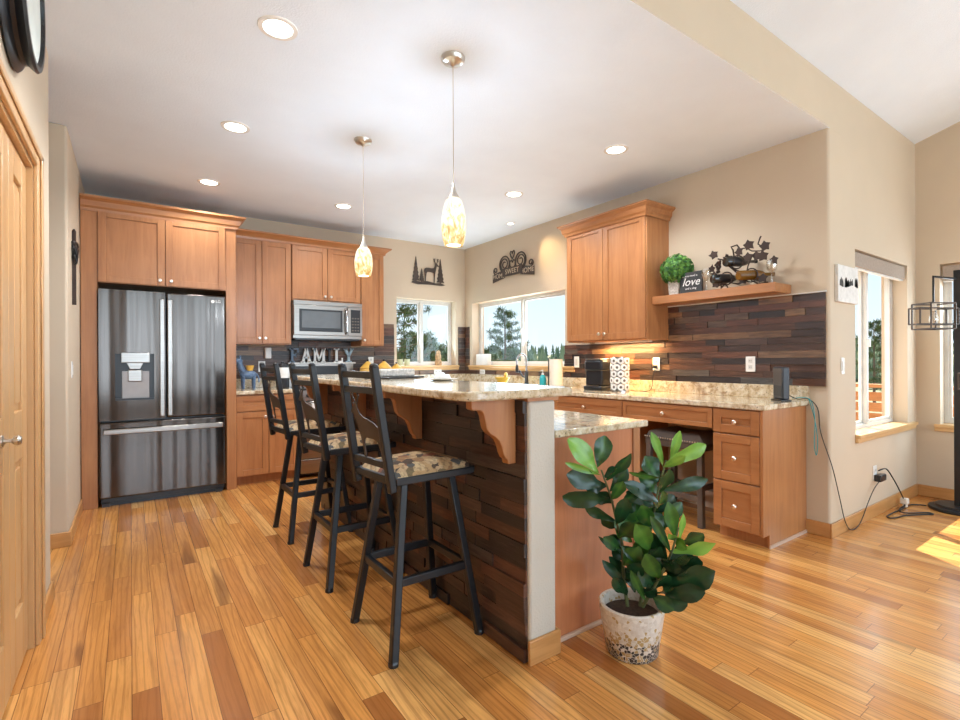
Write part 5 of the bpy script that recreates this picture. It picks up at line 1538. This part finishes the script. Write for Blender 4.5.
# ------------------------------------------------------------------ floor lamp and cords
LX, LY = 5.325, 1.03
fl = thing('floor_lamp', 'black floor lamp with open cage shades by the window', 'lamp', (LX, LY, 0))
bm = bmesh.new(); lathe(bm, [(.185, 0), (.19, .008), (.185, .022), (.15, .026), (.145, .042), (.001, .044)], 48, (LX, LY, 0)); obj('base', bm, 'blackm', fl, smooth=True)
bm = bmesh.new(); bx(bm, LX-.028, LX+.028, LY-.028, LY+.028, .04, 1.89); obj('pole', bm, 'blackm', fl, bevel=.004)
def wire_box(bm, c, hx, hy, hz, ang, r=.005):
    Rm = Matrix.Rotation(ang, 3, 'Z'); c = Vector(c)
    P = {}
    for i in (-1, 1):
        for j in (-1, 1):
            for k in (-1, 1): P[i, j, k] = c + Rm @ Vector((i*hx, j*hy, k*hz))
    for i in (-1, 1):
        for j in (-1, 1):
            bar(bm, P[i, j, -1], P[i, j, 1], 2*r); bar(bm, P[-1, i, j], P[1, i, j], 2*r); bar(bm, P[i, -1, j], P[i, 1, j], 2*r)
def cage(dirv, reach, zarm, zc, which):
    d = Vector(dirv).normalized(); e = Vector((LX, LY, 0)) + d*reach
    bm = bmesh.new(); bar(bm, (LX, LY, zarm-.015), (e.x, e.y, zarm), .014); bar(bm, (e.x, e.y, zarm+.008), (e.x, e.y, zc+.10), .012); am = obj('arm', bm, 'blackm', fl)
    bm = bmesh.new(); lathe(bm, [(.018, .10), (.02, .06), (.016, .045)], 14, (e.x, e.y, zc)); obj('socket', bm, 'paper', am, smooth=True)
    bm = bmesh.new(); lathe(bm, [(.012, .046), (.016, .03), (.028, -.01), (.03, -.03), (.02, -.055), (.001, -.062)], 18, (e.x, e.y, zc)); obj('bulb', bm, 'clear', am, smooth=True)
    bm = bmesh.new(); ang = math.atan2(d.y, d.x)
    wire_box(bm, (e.x, e.y, zc), .105, .075, .098, ang); wire_box(bm, (e.x, e.y, zc), .165, .045, .062, ang); obj('cage_shade', bm, 'iron', fl)
cage((-.818, .45, 0), .225, 1.835, 1.525, 0)
cage((.3, -.75, 0), .225, 1.60, 1.26, 1)
cage((-.55, -.85, 0), .20, 1.36, 1.02, 2)

def smooth_path(pts, n=6):
    P = [Vector(p) for p in pts]; out = []
    for i in range(len(P)-1):
        p0, p1, p2, p3 = P[max(i-1, 0)], P[i], P[i+1], P[min(i+2, len(P)-1)]
        for k in range(n):
            t = k/n
            out.append(.5*((2*p1)+(p2-p0)*t+(2*p0-5*p1+4*p2-p3)*t*t+(3*p1-p0-3*p2+p3)*t**3))
    return out + [P[-1]]
bm = bmesh.new()
tube(bm, smooth_path([(3.66, 1.555, .95), (3.72, 1.53, .925), (3.79, 1.49, .922), (3.805, 1.44, .86), (3.80, 1.42, .70), (3.815, 1.36, .48), (3.92, 1.355, .26), (4.0, 1.352, .09), (4.08, 1.345, .012), (4.22, 1.345, .012), (4.33, 1.35, .06), (4.42, 1.352, .13), (4.52, 1.345, .22), (4.61, 1.335, .275)]), .0032, 6)
tag(obj('cable', bm, 'cord', smooth=True), 'thin black cord drooping from the router to the wall outlet', 'cord')
bm = bmesh.new(); tube(bm, smooth_path([(3.69, 1.55, .93), (3.775, 1.478, .925), (3.785, 1.45, .80), (3.75, 1.44, .62), (3.785, 1.44, .55), (3.80, 1.44, .66), (3.79, 1.455, .80), (3.77, 1.48, .925)]), .0025, 6)
tag(obj('cable', bm, 'teal', smooth=True), 'looped teal cord hanging off the desk counter end', 'cord')
bm = bmesh.new()
tube(bm, smooth_path([(4.655, 1.352, .345), (4.74, 1.33, .35), (4.86, 1.32, .26), (5.0, 1.315, .14), (5.08, 1.31, .05), (5.02, 1.30, .008), (4.82, 1.31, .006), (4.66, 1.305, .006), (4.66, 1.265, .006), (4.80, 1.235, .006), (4.95, 1.16, .006), (5.02, 1.12, .006), (5.03, 1.16, .006), (4.90, 1.24, .006), (4.88, 1.29, .014), (5.02, 1.31, .014), (5.14, 1.30, .006), (5.22, 1.29, .006), (5.27, 1.22, .006)]), .005, 6)
tag(obj('cable', bm, 'cord', smooth=True), 'thick black cord coiled on the floor behind the lamp', 'cord')
bm = bmesh.new(); bx(bm, 5.06, 5.11, 1.285, 1.335, .03, .075); bx(bm, 5.065, 5.095, 1.29, 1.32, .005, .03)
tag(obj('cord_plug', bm, 'paper', bevel=.006), 'pale plug connector lying in the floor cord coil', 'plug')
bm = bmesh.new(); tube(bm, smooth_path([(XS-.045, 2.70, 1.12), (XS-.06, 2.71, 1.05), (XS-.06, 2.72, .96), (XS-.08, 2.74, .92), (XS-.14, 2.80, .918), (XS-.12, 2.90, .918)]), .003, 6)
tag(obj('cable', bm, 'cord', smooth=True), 'black cord from the outlet beside the mug rack', 'cord')

# ------------------------------------------------------------------ outdoors
struct('ground', box(-60, 90, -40, 140, -3.2, -3.0), 'grass')
bm = bmesh.new(); bx(bm, X2+.2, 7.6, -5, 9, -.12, -.05); bx(bm, XS+.2, X2+.2, Y1+.18, 4.5, -.12, -.05)
o = tag(obj('deck', bm, 'deck'), 'wooden deck outside the dining windows', 'deck')
fe = thing('deck_railing', 'orange-brown board railing around the deck outside', 'railing', (7.55, 2, -.05))
for k in range(13):
    bm = bmesh.new(); y = -4.6+k*1.1; bx(bm, 7.5, 7.6, y-.045, y+.045, -.05, .88); obj('post', bm, 'deck', fe)
bm = bmesh.new(); bx(bm, 7.46, 7.64, -4.8, 8.8, .84, .88); obj('top_rail', bm, 'deck', fe)
bm = bmesh.new()
for k in range(6): bx(bm, 7.53, 7.56, -4.8, 8.8, .02+k*.13, .13+k*.13)
obj('rail_boards', bm, 'deck', fe)

def hillside():
    bm = bmesh.new(); rows = []
    for i in range(25):
        ang = math.radians(-35 + i*6.0); row = []
        for r, z in ((60, -3.1), (95, -2), (140, 1.5), (190, 4.0), (230, 3.2)):
            zz = z + (1.2*math.sin(ang*3+r*.02) + .6*math.sin(ang*7))*(r/200)
            row.append(bm.verts.new((r*math.sin(ang+.3), r*math.cos(ang+.3), zz)))
        rows.append(row)
    for a, b in zip(rows, rows[1:]):
        for k in range(4): bm.faces.new((a[k], b[k], b[k+1], a[k+1]))
    return bm
struct('hillside', hillside(), 'grass')
bm = bmesh.new(); col = bm.loops.layers.float_color.new('tone'); rnd = random.Random(21)
for k in range(1500):
    ang = math.radians(rnd.uniform(8, 100)); r = rnd.uniform(78, 195)
    if math.degrees(ang) < 40 and r < 110: continue
    zb = -3 + max(0, (r-75)/115)**1.2*6.4; h = rnd.uniform(3.0, 5.2); w = h*rnd.uniform(.16, .26); x, y = r*math.sin(ang), r*math.cos(ang); t = rnd.random()
    f0 = len(bm.faces)
    for q in range(3):
        z0 = zb+h*(.06+.28*q); z1 = zb+h*(.50+.25*q); ww = w*(1-.27*q)
        ring = [bm.verts.new((x+ww*(1+.3*rnd.random())*math.cos(2*PI*j/6+q), y+ww*math.sin(2*PI*j/6+q), z0)) for j in range(6)]; tip = bm.verts.new((x, y, z1))
        for j in range(6): bm.faces.new((ring[j], ring[(j+1) % 6], tip))
    bm.faces.ensure_lookup_table()
    for f in bm.faces[f0:]:
        for lp in f.loops: lp[col] = (t, t, t, 1)
tag(obj('distant_forest', bm, 'pine2'), 'haze-tinted conifer forest on the far hillside', 'forest', kind='stuff')

def pine(x, y, zb, h, spread, label, open_=.5, seed=0, clumps=60, start=.25):
    rnd = random.Random(seed)
    t = thing('pine_tree', label, 'tree', (x, y, zb), 'pine trees outside the kitchen windows')
    bm = bmesh.new(); tube(bm, [(x, y, zb), (x+.04*h*.1, y, zb+h*.5), (x, y, zb+h*.98)], lambda q: .016*h*(1-.9*q)+.01, 8)
    ends = []
    for k in range(clumps):
        f = start+(1-start)*(k/clumps)**.9; z = zb+h*f; a = k*2.399+rnd.uniform(-.4, .4)
        ln = spread*(1-f)**.65*rnd.uniform(.6, 1.1)+.12*spread
        e = Vector((x+ln*math.cos(a), y+ln*math.sin(a), z+ln*rnd.uniform(-.05, .35)))
        tube(bm, [(x, y, z), ((x+e.x)/2, (y+e.y)/2, (z+e.z)/2-.05*ln), e], lambda q: .0035*h*(1-f)*(1-.7*q)+.006, 5); ends.append((Vector((x, y, z)), e, ln))
    obj('trunk', bm, 'bark', t, smooth=True)
    bm = bmesh.new(); col = bm.loops.layers.float_color.new('tone')
    for o_, e, ln in ends:
        for q in range(4):
            c = o_.lerp(e, .35+.22*q+rnd.uniform(-.08, .08)); R0 = spread*open_*rnd.uniform(.12, .22)
            tn = rnd.random()
            for j in range(34):
                d = Vector((rnd.gauss(0, 1), rnd.gauss(0, 1), rnd.gauss(0, .8)+.15)).normalized(); u = d.cross(Vector((.3, .2, 1))).normalized()*R0*.085
                b0 = c+d*R0*.15; b1 = c+d*R0*rnd.uniform(.8, 1.2)
                f = bm.faces.new([bm.verts.new(b0-u), bm.verts.new(b0+u), bm.verts.new(b1+u*.4), bm.verts.new(b1-u*.4)])
                tt = min(1, max(0, tn*.6+.4*rnd.random()))
                for lp in f.loops: lp[col] = (tt, tt, tt, 1)
    obj('needles', bm, 'pine', t)
def at(px, d):
    ray = FW + (px-480)/FPX*RT; return ray.x*d, ray.y*d
for px, d, zb, ztop, sp, op, lb, cl, s_ in (
        (394, 18, -3, 5.2, 2.3, .6, 'tall open ponderosa nearest the far window, at its left', 60, .25),
        (415, 24, -3, 2.3, 2.2, .9, 'dense green pine in the left pane of the far window', 55, .1),
        (428, 30, -3, 2.7, 1.6, .8, 'slim pine right of the far window meeting rail', 50, .12),
        (447, 38, -3, 1.75, 1.5, .9, 'small pine at the right edge of the far window', 40, .12),
        (438, 46, -3, 2.6, 1.7, .9, 'pointed pine behind the carved figure in the far window', 44, .12),
        (505, 26, -3, 3.85, 1.9, .62, 'round-topped ponderosa in the left pane of the sink window', 52, .22),
        (488, 32, -3, 1.9, 1.9, .9, 'low pine at the left edge of the sink window', 40, .12),
        (874, 46, -3, 4.6, 2.8, .7, 'bare-looking pine outside the dining window', 40, .2),
        (957, 42, -3, 4.4, 2.6, .7, 'pine outside the window behind the floor lamp', 40, .2)):
    x, y = at(px, d); pine(x, y, zb, ztop-zb, sp, lb, op, int(px), cl, s_)
